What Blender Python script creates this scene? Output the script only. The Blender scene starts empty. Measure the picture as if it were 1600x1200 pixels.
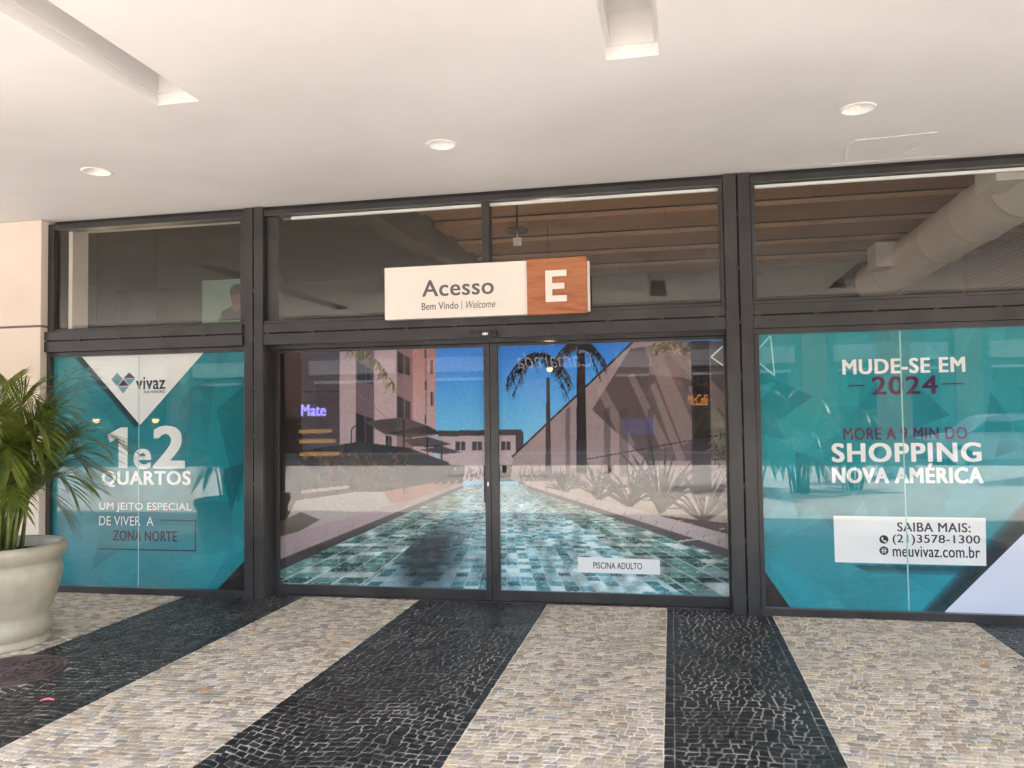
import bpy, bmesh, math, random
import numpy as np
from mathutils import Vector, Matrix

SC = bpy.context.scene
COL = SC.collection
rnd = random.Random(7)

# ------------------------------------------------------------------ camera
cam_d = bpy.data.cameras.new('camera')
cam = bpy.data.objects.new('camera', cam_d)
COL.objects.link(cam)
cam_d.sensor_width = 36.0
cam_d.lens = 28.053
cam_d.clip_start = 0.05
cam_d.clip_end = 2000
RT = Vector((0.9805145, 0.1959192, -0.0143904))
DN = Vector((-0.0219409, 0.036423, -0.9990956))
FW = Vector((-0.1952178, 0.9799434, 0.040012))
M = Matrix((RT, -DN, -FW)).transposed().to_4x4()
M.translation = Vector((0, -6.389, 1.5))
cam.matrix_world = M
SC.camera = cam

# ------------------------------------------------------------------ sky, sun, exposure
SUN = Vector((0.32, -0.34, 0.88)).normalized()
world = bpy.data.worlds.new('World')
SC.world = world
world.use_nodes = True
wn = world.node_tree
wn.nodes.clear()
sky = wn.nodes.new('ShaderNodeTexSky')
sky.sky_type = 'NISHITA'
sky.sun_disc = False
sky.sun_elevation = math.asin(SUN.z)
sky.sun_rotation = math.atan2(SUN.x, SUN.y)
sky.air_density = 1.0
sky.dust_density = 2.5
bg = wn.nodes.new('ShaderNodeBackground')
bg.inputs['Strength'].default_value = 0.15
wo = wn.nodes.new('ShaderNodeOutputWorld')
wn.links.new(sky.outputs[0], bg.inputs['Color'])
wn.links.new(bg.outputs[0], wo.inputs['Surface'])

sun_d = bpy.data.lights.new('sun', 'SUN')
sun_d.energy = 2.2
sun_d.angle = math.radians(0.5)
sun_d.color = (1.0, 0.95, 0.88)
sun = bpy.data.objects.new('sun', sun_d)
COL.objects.link(sun)
sun.rotation_euler = SUN.to_track_quat('Z', 'Y').to_euler()

SC.view_settings.view_transform = 'Standard'
SC.view_settings.look = 'None'
SC.view_settings.exposure = 3.38
SC.view_settings.gamma = 1.0

# ------------------------------------------------------------------ helpers
def lin(c):
    c = np.asarray(c, dtype=float) / 255.0
    return np.where(c <= 0.04045, c / 12.92, ((c + 0.055) / 1.055) ** 2.4)

def L(r, g, b):
    v = lin((r, g, b))
    return (float(v[0]), float(v[1]), float(v[2]))

def tag(o, label=None, cat=None, group=None, kind=None):
    if label: o['label'] = label
    if cat: o['category'] = cat
    if group: o['group'] = group
    if kind: o['kind'] = kind
    return o

def empty(name, loc=(0, 0, 0)):
    o = bpy.data.objects.new(name, None)
    COL.objects.link(o)
    o.location = loc
    return o

def link(name, me, mat=None, parent=None):
    o = bpy.data.objects.new(name, me)
    COL.objects.link(o)
    if mat is not None:
        me.materials.append(mat)
    if parent is not None:
        o.parent = parent
        bpy_off = Vector((0, 0, 0))
        p = parent
        while p is not None:
            bpy_off += Vector(p.location)
            p = p.parent
        o.location = -bpy_off      # all part meshes are written in world metres
    return o

def from_bm(name, bm, mat, parent=None, smooth=False):
    bmesh.ops.recalc_face_normals(bm, faces=bm.faces)
    me = bpy.data.meshes.new(name)
    bm.to_mesh(me)
    bm.free()
    if smooth:
        for p in me.polygons:
            p.use_smooth = True
    return link(name, me, mat, parent)

def add_box(bm, x0, x1, y0, y1, z0, z1, bev=0.0):
    r = bmesh.ops.create_cube(bm, size=1.0)
    vs = r['verts']
    for v in vs:
        v.co.x = x0 + (v.co.x + 0.5) * (x1 - x0)
        v.co.y = y0 + (v.co.y + 0.5) * (y1 - y0)
        v.co.z = z0 + (v.co.z + 0.5) * (z1 - z0)
    if bev > 0:
        es = list({e for v in vs for e in v.link_edges})
        bmesh.ops.bevel(bm, geom=es, offset=bev, segments=2, affect='EDGES', profile=0.6)

def box(name, x0, x1, y0, y1, z0, z1, mat, parent=None, bev=0.003):
    bm = bmesh.new()
    add_box(bm, x0, x1, y0, y1, z0, z1, bev)
    return from_bm(name, bm, mat, parent)

def lathe_mesh(name, prof, cx, cy, cz, n=48):
    vs, fs = [], []
    m = len(prof)
    for i in range(n):
        a = 2 * math.pi * i / n
        for r, z in prof:
            vs.append((cx + r * math.cos(a), cy + r * math.sin(a), cz + z))
    for i in range(n):
        j = (i + 1) % n
        for k in range(m - 1):
            fs.append((i * m + k, j * m + k, j * m + k + 1, i * m + k + 1))
    me = bpy.data.meshes.new(name)
    me.from_pydata(vs, [], fs)
    for p in me.polygons:
        p.use_smooth = True
    return me

def lathe(name, prof, c, mat, parent=None, n=48):
    return link(name, lathe_mesh(name, prof, c[0], c[1], c[2], n), mat, parent)

def tube_mesh(name, pts, rad, n=8, close=True):
    vs, fs = [], []
    for i, p in enumerate(pts):
        p = Vector(p)
        a = Vector(pts[max(i - 1, 0)])
        b = Vector(pts[min(i + 1, len(pts) - 1)])
        t = (b - a).normalized()
        u = t.cross(Vector((0, 0, 1)))
        if u.length < 1e-3:
            u = t.cross(Vector((1, 0, 0)))
        u.normalize()
        w = u.cross(t)
        r = rad[i] if isinstance(rad, (list, tuple)) else rad
        for k in range(n):
            an = 2 * math.pi * k / n
            vs.append(p + u * (r * math.cos(an)) + w * (r * math.sin(an)))
    for i in range(len(pts) - 1):
        for k in range(n):
            k2 = (k + 1) % n
            fs.append((i * n + k, i * n + k2, (i + 1) * n + k2, (i + 1) * n + k))
    if close:
        fs.append(tuple(range(n - 1, -1, -1)))
        fs.append(tuple((len(pts) - 1) * n + k for k in range(n)))
    me = bpy.data.meshes.new(name)
    me.from_pydata([tuple(v) for v in vs], [], fs)
    for p in me.polygons:
        p.use_smooth = True
    return me

def poly_sheet(name, pts, y, mat, parent, th=0.0006):
    """thin flat printed shape standing in the plane of the shopfront"""
    bm = bmesh.new()
    f = [bm.verts.new((x, y, z)) for x, z in pts]
    b = [bm.verts.new((x, y + th, z)) for x, z in pts]
    bm.faces.new(f)
    bm.faces.new(b[::-1])
    n = len(pts)
    for i in range(n):
        j = (i + 1) % n
        bm.faces.new((f[i], f[j], b[j], b[i]))
    return from_bm(name, bm, mat, parent)

def text_mesh(name, body, x0, x1, z0, z1, y, bold=0.0, shear=0.0, th=0.0, mirror=False):
    """text fitted in the box x0..x1, z0..z1 of a plane y = const, reading from the street"""
    cu = bpy.data.curves.new(name, 'FONT')
    cu.body = body
    cu.size = 1.0
    cu.shear = shear
    cu.space_character = 1.0 + bold * 3.0
    cu.extrude = th
    cu.resolution_u = 6
    o = bpy.data.objects.new(name, cu)
    COL.objects.link(o)
    dg = bpy.context.evaluated_depsgraph_get()
    me = bpy.data.meshes.new_from_object(o.evaluated_get(dg))
    bpy.data.objects.remove(o)
    n = len(me.vertices)
    co = np.empty(n * 3)
    me.vertices.foreach_get('co', co)
    co = co.reshape(-1, 3)
    mn, mx = co.min(0), co.max(0)
    out = np.empty_like(co)
    u = (co[:, 0] - mn[0]) / (mx[0] - mn[0])
    if mirror:
        u = 1 - u
    out[:, 0] = x0 + u * (x1 - x0)
    out[:, 2] = z0 + (co[:, 1] - mn[1]) / (mx[1] - mn[1]) * (z1 - z0)
    out[:, 1] = y - co[:, 2]
    me.vertices.foreach_set('co', out.ravel())
    me.update()
    if bold > 0.006:            # heavier weight: the outline is laid down several times, slightly shifted
        hgt = z1 - z0
        d = bold * hgt * 1.25
        bm = bmesh.new()
        for k, (dx, dz) in enumerate(((-1, -.7), (1, -.7), (-1, .7), (1, .7), (0, -.9), (0, .9), (-1, 0), (1, 0))):
            n0 = len(bm.verts)
            bm.from_mesh(me)
            bm.verts.ensure_lookup_table()
            for v in bm.verts[n0:]:
                v.co += Vector((dx * d, -0.00003 * k, dz * d * 0.6))
        bm.to_mesh(me)
        bm.free()
    return me

def lettering(body, b, y, mat, parent, bold=0.0, shear=0.0, th=0.0, name='lettering'):
    return link(name, text_mesh(name, body, b[0], b[1], b[2], b[3], y, bold, shear, th), mat, parent)

# ------------------------------------------------------------------ materials
def new_mat(name):
    m = bpy.data.materials.new(name)
    m.use_nodes = True
    nt = m.node_tree
    nt.nodes.clear()
    out = nt.nodes.new('ShaderNodeOutputMaterial')
    return m, nt, out

def principled(nt, out, rough=0.5, metal=0.0, spec=0.5):
    p = nt.nodes.new('ShaderNodeBsdfPrincipled')
    p.inputs['Roughness'].default_value = rough
    p.inputs['Metallic'].default_value = metal
    p.inputs['Specular IOR Level'].default_value = spec
    nt.links.new(p.outputs[0], out.inputs['Surface'])
    return p

def noise(nt, scale, detail=4, coord='Object', rough=0.55):
    tc = nt.nodes.new('ShaderNodeTexCoord')
    n = nt.nodes.new('ShaderNodeTexNoise')
    n.inputs['Scale'].default_value = scale
    n.inputs['Detail'].default_value = detail
    n.inputs['Roughness'].default_value = rough
    nt.links.new(tc.outputs[coord], n.inputs['Vector'])
    return n

def ramp(nt, src, stops):
    r = nt.nodes.new('ShaderNodeValToRGB')
    while len(r.color_ramp.elements) < len(stops):
        r.color_ramp.elements.new(0.5)
    for e, (p, c) in zip(r.color_ramp.elements, stops):
        e.position = p
        e.color = (c[0], c[1], c[2], 1)
    nt.links.new(src, r.inputs['Fac'])
    return r

def bump(nt, src, p, strength=0.2, dist=0.01):
    b = nt.nodes.new('ShaderNodeBump')
    b.inputs['Strength'].default_value = strength
    b.inputs['Distance'].default_value = dist
    nt.links.new(src, b.inputs['Height'])
    nt.links.new(b.outputs[0], p.inputs['Normal'])
    return b

def noisy_mat(name, c0, c1, scale=3.0, rough=0.6, spec=0.4, metal=0.0, bstr=0.1, bdist=0.004, bscale=None, detail=5, lo=0.35, hi=0.65):
    m, nt, out = new_mat(name)
    p = principled(nt, out, rough, metal, spec)
    n = noise(nt, scale, detail)
    r = ramp(nt, n.outputs[0], [(lo, c0), (hi, c1)])
    nt.links.new(r.outputs[0], p.inputs['Base Color'])
    if bstr > 0:
        n2 = noise(nt, bscale or scale * 8, 4)
        bump(nt, n2.outputs[0], p, bstr, bdist)
    return m

MAT = {}
MAT['frame'] = noisy_mat('dark_grey_frame_paint', (0.024, 0.023, 0.022), (0.042, 0.040, 0.038), 3.5, 0.3, 0.5, 0.0, 0.05, 0.002, 40)
MAT['frame_dark'] = noisy_mat('black_gap_paint', (0.010, 0.009, 0.009), (0.02, 0.018, 0.017), 4, 0.6, 0.3)
MAT['ceiling'] = noisy_mat('ceiling_plaster', (0.655, 0.637, 0.618), (0.755, 0.737, 0.718), 0.55, 0.75, 0.2, 0, 0.45, 0.02, 1.3, 8)
MAT['plaster_white'] = noisy_mat('white_plaster', (0.80, 0.77, 0.73), (0.86, 0.83, 0.79), 12, 0.8, 0.2, 0, 0.5, 0.01, 60)
MAT['cream_wall'] = noisy_mat('cream_wall_paint', (0.60, 0.51, 0.43), (0.66, 0.57, 0.48), 1.2, 0.7, 0.25, 0, 0.1, 0.004, 30)
MAT['groove'] = noisy_mat('wall_groove', (0.12, 0.10, 0.10), (0.18, 0.15, 0.15), 5, 0.8, 0.2)
MAT['pot'] = noisy_mat('pot_paint', (0.35, 0.305, 0.22), (0.45, 0.40, 0.29), 5, 0.45, 0.45, 0, 0.12, 0.004, 14)
MAT['soil'] = noisy_mat('soil', (0.02, 0.014, 0.009), (0.05, 0.034, 0.022), 30, 0.95, 0.1, 0, 0.8, 0.02, 60)
MAT['white_reflector'] = noisy_mat('white_enamel', (0.80, 0.78, 0.74), (0.84, 0.82, 0.78), 10, 0.3, 0.5, 0, 0.0)
MAT['sign_white'] = noisy_mat('sign_white', (0.74, 0.68, 0.61), (0.77, 0.71, 0.64), 2, 0.45, 0.4, 0, 0.0)
MAT['sign_text'] = noisy_mat('sign_grey_text', (0.10, 0.095, 0.09), (0.12, 0.115, 0.11), 5, 0.5, 0.3, 0, 0.0)
MAT['black_plastic'] = noisy_mat('black_plastic', (0.008, 0.008, 0.009), (0.014, 0.014, 0.015), 6, 0.3, 0.5, 0, 0.0)
MAT['print_white'] = noisy_mat('print_white', (0.78, 0.77, 0.77), (0.82, 0.81, 0.81), 4, 0.5, 0.3, 0, 0.0)
MAT['print_lilac'] = noisy_mat('print_lilac', (0.66, 0.68, 0.80), (0.70, 0.72, 0.83), 1, 0.5, 0.3, 0, 0.0)
MAT['print_navy'] = noisy_mat('print_navy', (0.004, 0.005, 0.045), (0.007, 0.008, 0.055), 4, 0.5, 0.3, 0, 0.0)
MAT['print_plum'] = noisy_mat('print_plum', (0.055, 0.006, 0.055), (0.07, 0.010, 0.07), 4, 0.5, 0.3, 0, 0.0)
MAT['print_black'] = noisy_mat('print_black', (0.012, 0.008, 0.01), (0.018, 0.012, 0.014), 4, 0.5, 0.3, 0, 0.0)
MAT['print_teal'] = noisy_mat('print_teal_logo', (0.10, 0.28, 0.30), (0.14, 0.33, 0.35), 4, 0.5, 0.3, 0, 0.0)
MAT['print_aqua'] = noisy_mat('print_aqua', (0.28, 0.56, 0.56), (0.33, 0.60, 0.60), 4, 0.5, 0.3, 0, 0.0)
MAT['duct'] = noisy_mat('duct_cream_paint', (0.80, 0.76, 0.67), (0.86, 0.82, 0.74), 2, 0.45, 0.4, 0, 0.08, 0.003, 20)
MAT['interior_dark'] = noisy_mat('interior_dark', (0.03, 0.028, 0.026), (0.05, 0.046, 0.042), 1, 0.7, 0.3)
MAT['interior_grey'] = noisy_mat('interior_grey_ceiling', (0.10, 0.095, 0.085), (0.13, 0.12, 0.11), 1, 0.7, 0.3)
MAT['interior_floor'] = noisy_mat('interior_floor_tile', (0.58, 0.54, 0.48), (0.64, 0.60, 0.54), 2, 0.3, 0.5)
MAT['iron'] = noisy_mat('cast_iron_rusty', (0.055, 0.040, 0.038), (0.12, 0.085, 0.078), 9, 0.6, 0.4, 0.3, 0.3, 0.004, 60)
MAT['asphalt'] = noisy_mat('asphalt', (0.045, 0.045, 0.046), (0.065, 0.064, 0.062), 3, 0.85, 0.2, 0, 0.4, 0.01, 80)
MAT['concrete'] = noisy_mat('sunlit_paving', (0.42, 0.37, 0.31), (0.52, 0.465, 0.395), 1.5, 0.8, 0.2, 0, 0.2, 0.006, 30)
MAT['fascia'] = noisy_mat('canopy_fascia', (0.6, 0.57, 0.53), (0.66, 0.63, 0.59), 1.5, 0.7, 0.2)
MAT['trunk'] = noisy_mat('palm_trunk', (0.10, 0.075, 0.05), (0.20, 0.155, 0.11), 8, 0.9, 0.1, 0, 0.6, 0.02, 20)
MAT['cane'] = noisy_mat('green_cane', (0.10, 0.13, 0.03), (0.20, 0.21, 0.06), 9, 0.5, 0.4)
MAT['render_grey'] = noisy_mat('opposite_render', (0.16, 0.15, 0.14), (0.22, 0.205, 0.19), 1, 0.8, 0.2)
MAT['render_pale'] = noisy_mat('opposite_render_pale', (0.50, 0.44, 0.38), (0.58, 0.52, 0.45), 1, 0.8, 0.2)
MAT['white_paint'] = noisy_mat('white_paint', (0.75, 0.74, 0.72), (0.8, 0.79, 0.77), 4, 0.5, 0.4, 0, 0.0)
MAT['chrome'] = noisy_mat('alloy', (0.55, 0.55, 0.56), (0.62, 0.62, 0.63), 8, 0.25, 0.5, 1.0, 0.0)
MAT['rubber'] = noisy_mat('tyre_rubber', (0.012, 0.012, 0.012), (0.02, 0.02, 0.02), 10, 0.8, 0.2)
MAT['car_paint'] = noisy_mat('car_paint_dark', (0.02, 0.024, 0.03), (0.026, 0.03, 0.038), 3, 0.2, 0.6, 0.2, 0.0)
MAT['car_silver'] = noisy_mat('car_paint_silver', (0.42, 0.43, 0.44), (0.47, 0.48, 0.49), 3, 0.25, 0.6, 0.5, 0.0)

def leaf_mat(name, c0, c1):
    m, nt, out = new_mat(name)
    n = noise(nt, 6.0, 3)
    r = ramp(nt, n.outputs[0], [(0.3, c0), (0.7, c1)])
    d = nt.nodes.new('ShaderNodeBsdfPrincipled')
    d.inputs['Roughness'].default_value = 0.4
    t = nt.nodes.new('ShaderNodeBsdfTranslucent')
    mx = nt.nodes.new('ShaderNodeMixShader')
    mx.inputs[0].default_value = 0.25
    nt.links.new(r.outputs[0], d.inputs['Base Color'])
    nt.links.new(r.outputs[0], t.inputs['Color'])
    nt.links.new(d.outputs[0], mx.inputs[1])
    nt.links.new(t.outputs[0], mx.inputs[2])
    nt.links.new(mx.outputs[0], out.inputs['Surface'])
    return m
MAT['leaf'] = leaf_mat('palm_leaf', (0.042, 0.075, 0.010), (0.18, 0.21, 0.03))
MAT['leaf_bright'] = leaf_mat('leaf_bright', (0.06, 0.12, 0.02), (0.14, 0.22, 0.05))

def glass_mat(name, tint, r0):
    m, nt, out = new_mat(name)
    lw = nt.nodes.new('ShaderNodeLayerWeight')
    lw.inputs['Blend'].default_value = 0.5
    pw = nt.nodes.new('ShaderNodeMath'); pw.operation = 'POWER'
    pw.inputs[1].default_value = 5.0
    nt.links.new(lw.outputs['Facing'], pw.inputs[0])
    ma = nt.nodes.new('ShaderNodeMath'); ma.operation = 'MULTIPLY_ADD'
    ma.inputs[1].default_value = 1.0 - r0
    ma.inputs[2].default_value = r0
    nt.links.new(pw.outputs[0], ma.inputs[0])
    tr = nt.nodes.new('ShaderNodeBsdfTransparent')
    tr.inputs['Color'].default_value = (*tint, 1)
    gl = nt.nodes.new('ShaderNodeBsdfGlossy')
    gl.inputs['Roughness'].default_value = 0.0
    gl.inputs['Color'].default_value = (1, 1, 1, 1)
    mx = nt.nodes.new('ShaderNodeMixShader')
    nt.links.new(ma.outputs[0], mx.inputs[0])
    nt.links.new(tr.outputs[0], mx.inputs[1])
    nt.links.new(gl.outputs[0], mx.inputs[2])
    nt.links.new(mx.outputs[0], out.inputs['Surface'])
    return m
MAT['glass'] = glass_mat('clear_glass', (0.96, 0.97, 0.96), 0.033)
MAT['glass_dark'] = glass_mat('opposite_glass', (0.5, 0.53, 0.55), 0.05)

def attr_print_mat(name, see=0.13):
    """printed film on the inside of the glass; the film lets a little of the interior through"""
    m, nt, out = new_mat(name)
    a = nt.nodes.new('ShaderNodeAttribute')
    a.attribute_name = 'ink'
    d = nt.nodes.new('ShaderNodeBsdfPrincipled')
    d.inputs['Roughness'].default_value = 0.55
    d.inputs['Specular IOR Level'].default_value = 0.2
    nt.links.new(a.outputs['Color'], d.inputs['Base Color'])
    t = nt.nodes.new('ShaderNodeBsdfTransparent')
    mx = nt.nodes.new('ShaderNodeMixShader')
    mx.inputs[0].default_value = see
    nt.links.new(d.outputs[0], mx.inputs[1])
    nt.links.new(t.outputs[0], mx.inputs[2])
    nt.links.new(mx.outputs[0], out.inputs['Surface'])
    return m
MAT['print'] = attr_print_mat('printed_film', 0.13)
MAT['print_panel'] = attr_print_mat('printed_film_teal', 0.08)

def emit_mat(name, col, s):
    m, nt, out = new_mat(name)
    e = nt.nodes.new('ShaderNodeEmission')
    e.inputs['Color'].default_value = (*col, 1)
    e.inputs['Strength'].default_value = s
    nt.links.new(e.outputs[0], out.inputs['Surface'])
    return m
MAT['neon'] = emit_mat('lit_sign_letters', (0.30, 0.25, 1.0), 1.1)
MAT['orange_sign'] = emit_mat('lit_orange_letters', (1.0, 0.35, 0.03), 0.5)
MAT['warm_lamp'] = emit_mat('warm_lamp', (1.0, 0.62, 0.25), 1.6)
MAT['shelf_glow'] = emit_mat('lit_shelf', (1.0, 0.5, 0.10), 0.2)
MAT['blue_screen'] = emit_mat('lit_screen', (0.10, 0.2, 0.8), 0.07)

def wood_mat(name, c0, c1, axis_scale, rough=0.45):
    m, nt, out = new_mat(name)
    p = principled(nt, out, rough, 0, 0.4)
    tc = nt.nodes.new('ShaderNodeTexCoord')
    mp = nt.nodes.new('ShaderNodeMapping')
    mp.inputs['Scale'].default_value = axis_scale
    n = nt.nodes.new('ShaderNodeTexNoise')
    n.inputs['Scale'].default_value = 2.0
    n.inputs['Detail'].default_value = 7
    n.inputs['Distortion'].default_value = 0.9
    nt.links.new(tc.outputs['Object'], mp.inputs['Vector'])
    nt.links.new(mp.outputs[0], n.inputs['Vector'])
    r = ramp(nt, n.outputs[0], [(0.3, c0), (0.55, c1), (0.72, tuple(0.75 * a for a in c1))])
    nt.links.new(r.outputs[0], p.inputs['Base Color'])
    bump(nt, n.outputs[0], p, 0.08, 0.002)
    return m
MAT['wood_sign'] = wood_mat('sign_wood', (0.27, 0.085, 0.032), (0.42, 0.155, 0.065), (1.6, 1, 14))
MAT['wood_board'] = wood_mat('ceiling_wood', (0.34, 0.19, 0.11), (0.48, 0.29, 0.17), (1.2, 14, 14))

def stone_mat(name, rough, spec):
    m, nt, out = new_mat(name)
    p = principled(nt, out, rough, 0, spec)
    a = nt.nodes.new('ShaderNodeAttribute')
    a.attribute_name = 'stone'
    n = noise(nt, 70, 4)
    r = ramp(nt, n.outputs[0], [(0.3, (0.72, 0.72, 0.72)), (0.7, (1.15, 1.15, 1.15))])
    mx = nt.nodes.new('ShaderNodeMix')
    mx.data_type = 'RGBA'
    mx.blend_type = 'MULTIPLY'
    mx.inputs['Factor'].default_value = 1.0
    nt.links.new(a.outputs['Color'], mx.inputs[6])
    nt.links.new(r.outputs[0], mx.inputs[7])
    nt.links.new(mx.outputs[2], p.inputs['Base Color'])
    n2 = noise(nt, 120, 3)
    bump(nt, n2.outputs[0], p, 0.35, 0.003)
    return m
MAT['stone_black'] = stone_mat('basalt', 0.42, 0.5)
MAT['stone_white'] = stone_mat('limestone', 0.6, 0.35)

def grout_mat():
    m, nt, out = new_mat('pale_grout')
    p = principled(nt, out, 0.9, 0, 0.2)
    n1 = noise(nt, 1.3, 4)
    r1 = ramp(nt, n1.outputs[0], [(0.36, (0.52, 0.45, 0.36)), (0.60, (0.80, 0.72, 0.61))])
    nt.links.new(r1.outputs[0], p.inputs['Base Color'])
    n2 = noise(nt, 90, 4)
    bump(nt, n2.outputs[0], p, 0.5, 0.004)
    return m
MAT['grout'] = grout_mat()

def brick_mat():
    m, nt, out = new_mat('brick')
    p = principled(nt, out, 0.85, 0, 0.2)
    tc = nt.nodes.new('ShaderNodeTexCoord')
    mp = nt.nodes.new('ShaderNodeMapping')
    mp.inputs['Rotation'].default_value = (math.radians(90), 0, 0)
    b = nt.nodes.new('ShaderNodeTexBrick')
    b.inputs['Color1'].default_value = (0.36, 0.15, 0.08, 1)
    b.inputs['Color2'].default_value = (0.27, 0.11, 0.06, 1)
    b.inputs['Mortar'].default_value = (0.36, 0.32, 0.27, 1)
    b.inputs['Scale'].default_value = 4.0
    nt.links.new(tc.outputs['Object'], mp.inputs['Vector'])
    nt.links.new(mp.outputs[0], b.inputs['Vector'])
    nt.links.new(b.outputs['Color'], p.inputs['Base Color'])
    bump(nt, b.outputs['Fac'], p, -0.4, 0.01)
    return m
MAT['brick'] = brick_mat()

# ------------------------------------------------------------------ ground, street side
H_CEIL = 3.32
def sheet(name, x0, x1, y0, y1, z, mat, parent=None):
    me = bpy.data.meshes.new(name)
    me.from_pydata([(x0, y0, z), (x1, y0, z), (x1, y1, z), (x0, y1, z)], [], [(0, 1, 2, 3)])
    return link(name, me, mat, parent)

tag(sheet('ground', -400, 400, -400, 400, -0.16, MAT['concrete']), kind='structure')
tag(sheet('road', -200, 200, -27, -17.5, -0.14, MAT['asphalt']), kind='structure')
tag(box('sidewalk', -60, 60, -17.5, -4.3, -0.3, -0.006, MAT['concrete'], None, 0.0), kind='structure')

# ------------------------------------------------------------------ ceiling of the canopy with its recesses
X0, X1, YC0, YC1 = -14.0, 14.0, -7.0, -0.10
TROUGH = [(-5.46, -5.19), (-2.87, -2.60), (-0.29, -0.025), (2.29, 2.555)]
TY0, TY1 = -6.35, -2.335
SPOTS = [(-4.06, -1.35), (-1.47, -1.31), (1.14, -1.33), (-4.06, -4.75), (-1.47, -4.75), (1.14, -4.75), (3.75, -1.33)]
SH = 0.16
def build_ceiling():
    xs = {X0, X1}
    ys = {YC0, YC1, TY0, TY1}
    for a, b in TROUGH: xs |= {a, b}
    for x, y in SPOTS:
        xs |= {x - SH, x + SH}
        ys |= {y - SH, y + SH}
    xs = sorted(xs); ys = sorted(ys)
    bm = bmesh.new()
    for i in range(len(xs) - 1):
        for j in range(len(ys) - 1):
            a, b, c, d = xs[i], xs[i + 1], ys[j], ys[j + 1]
            mx, my = (a + b) / 2, (c + d) / 2
            if any(t0 < mx < t1 for t0, t1 in TROUGH) and TY0 < my < TY1:
                continue
            if any(abs(mx - sx) < SH and abs(my - sy) < SH for sx, sy in SPOTS):
                continue
            bm.faces.new([bm.verts.new(p) for p in ((a, c, H_CEIL), (a, d, H_CEIL), (b, d, H_CEIL), (b, c, H_CEIL))])
    for sx, sy in SPOTS:
        n = 32
        ring, sq = [], []
        for k in range(n):
            an = 2 * math.pi * k / n
            cx, sn = math.cos(an), math.sin(an)
            s = SH / max(abs(cx), abs(sn))
            ring.append(bm.verts.new((sx + 0.088 * cx, sy + 0.088 * sn, H_CEIL)))
            sq.append(bm.verts.new((sx + s * cx, sy + s * sn, H_CEIL)))
        for k in range(n):
            j = (k + 1) % n
            bm.faces.new((ring[k], sq[k], sq[j], ring[j]))
    me = bpy.data.meshes.new('ceiling')
    bm.to_mesh(me); bm.free()
    return link('ceiling', me, MAT['ceiling'])
ceiling = tag(build_ceiling(), kind='structure')
for a, b in TROUGH:
    bm = bmesh.new()
    def ringf(ins, z):
        return [bm.verts.new(p) for p in ((a + ins, TY0 + ins, z), (b - ins, TY0 + ins, z), (b - ins, TY1 - ins, z), (a + ins, TY1 - ins, z))]
    r = [ringf(0, H_CEIL), ringf(0, H_CEIL + 0.065), ringf(0.022, H_CEIL + 0.065), ringf(0.022, H_CEIL + 0.23)]
    for p, q in zip(r, r[1:]):
        for k in range(4):
            bm.faces.new((p[k], p[(k + 1) % 4], q[(k + 1) % 4], q[k]))
    bm.faces.new(r[-1])
    me = bpy.data.meshes.new('ceiling_recess')
    bm.to_mesh(me); bm.free()
    link('ceiling_recess', me, MAT['ceiling'], ceiling)
# repaired, flaking patch of plaster by the right window
def flake_strip(pts, w):
    bm = bmesh.new()
    rr = random.Random(len(pts) + int(w * 1e4))
    rows = []
    N = 26
    for i in range(N + 1):
        t = i / N * (len(pts) - 1)
        k = min(int(t), len(pts) - 2)
        p = Vector(pts[k]).lerp(Vector(pts[k + 1]), t - k)
        d = (Vector(pts[k + 1]) - Vector(pts[k])).normalized()
        nrm = Vector((-d.y, d.x))
        w0 = w * rr.uniform(0.15, 1.0)
        w1 = w * rr.uniform(0.15, 1.0)
        rows.append([bm.verts.new((p.x + nrm.x * w0, p.y + nrm.y * w0, H_CEIL - 0.001)),
                     bm.verts.new((p.x, p.y, H_CEIL - 0.007 * rr.uniform(0.4, 1))),
                     bm.verts.new((p.x - nrm.x * w1, p.y - nrm.y * w1, H_CEIL - 0.001))])
    for r0, r1 in zip(rows, rows[1:]):
        for k in range(2):
            bm.faces.new((r0[k], r0[k + 1], r1[k + 1], r1[k]))
    from_bm('flaking_plaster', bm, MAT['ceiling'], ceiling)
flake_strip([(1.28, -0.28), (1.22, -0.62), (1.25, -0.74)], 0.018)
flake_strip([(1.25, -0.74), (1.75, -0.78)], 0.009)
flake_strip([(1.75, -0.78), (1.72, -0.5), (1.62, -0.24)], 0.024)
flake_strip([(1.2, -0.235), (2.0, -0.235)], 0.018)
# roof slab above and fascia of the canopy
tag(box('canopy_roof', X0, X1, YC0 - 0.1, 0.0, 3.62, 3.9, MAT['fascia'], None, 0.0), 'pale concrete roof slab over the covered entrance', 'roof')
tag(box('upper_wall', X0, X1, 0.0, 0.2, 3.29, 6.0, MAT['fascia'], None, 0.0), 'pale wall of the building above the canopy', 'wall')
tag(box('building_roof', X0, X1, 0.2, 9.5, 4.6, 4.8, MAT['fascia'], None, 0.0), 'roof slab over the interior behind the shopfront', 'roof')
tag(box('canopy_fascia', X0, X1, YC0 - 0.1, YC0, 3.30, 3.615, MAT['fascia'], None, 0.0), 'pale fascia along the street edge of the canopy', 'fascia')

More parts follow.
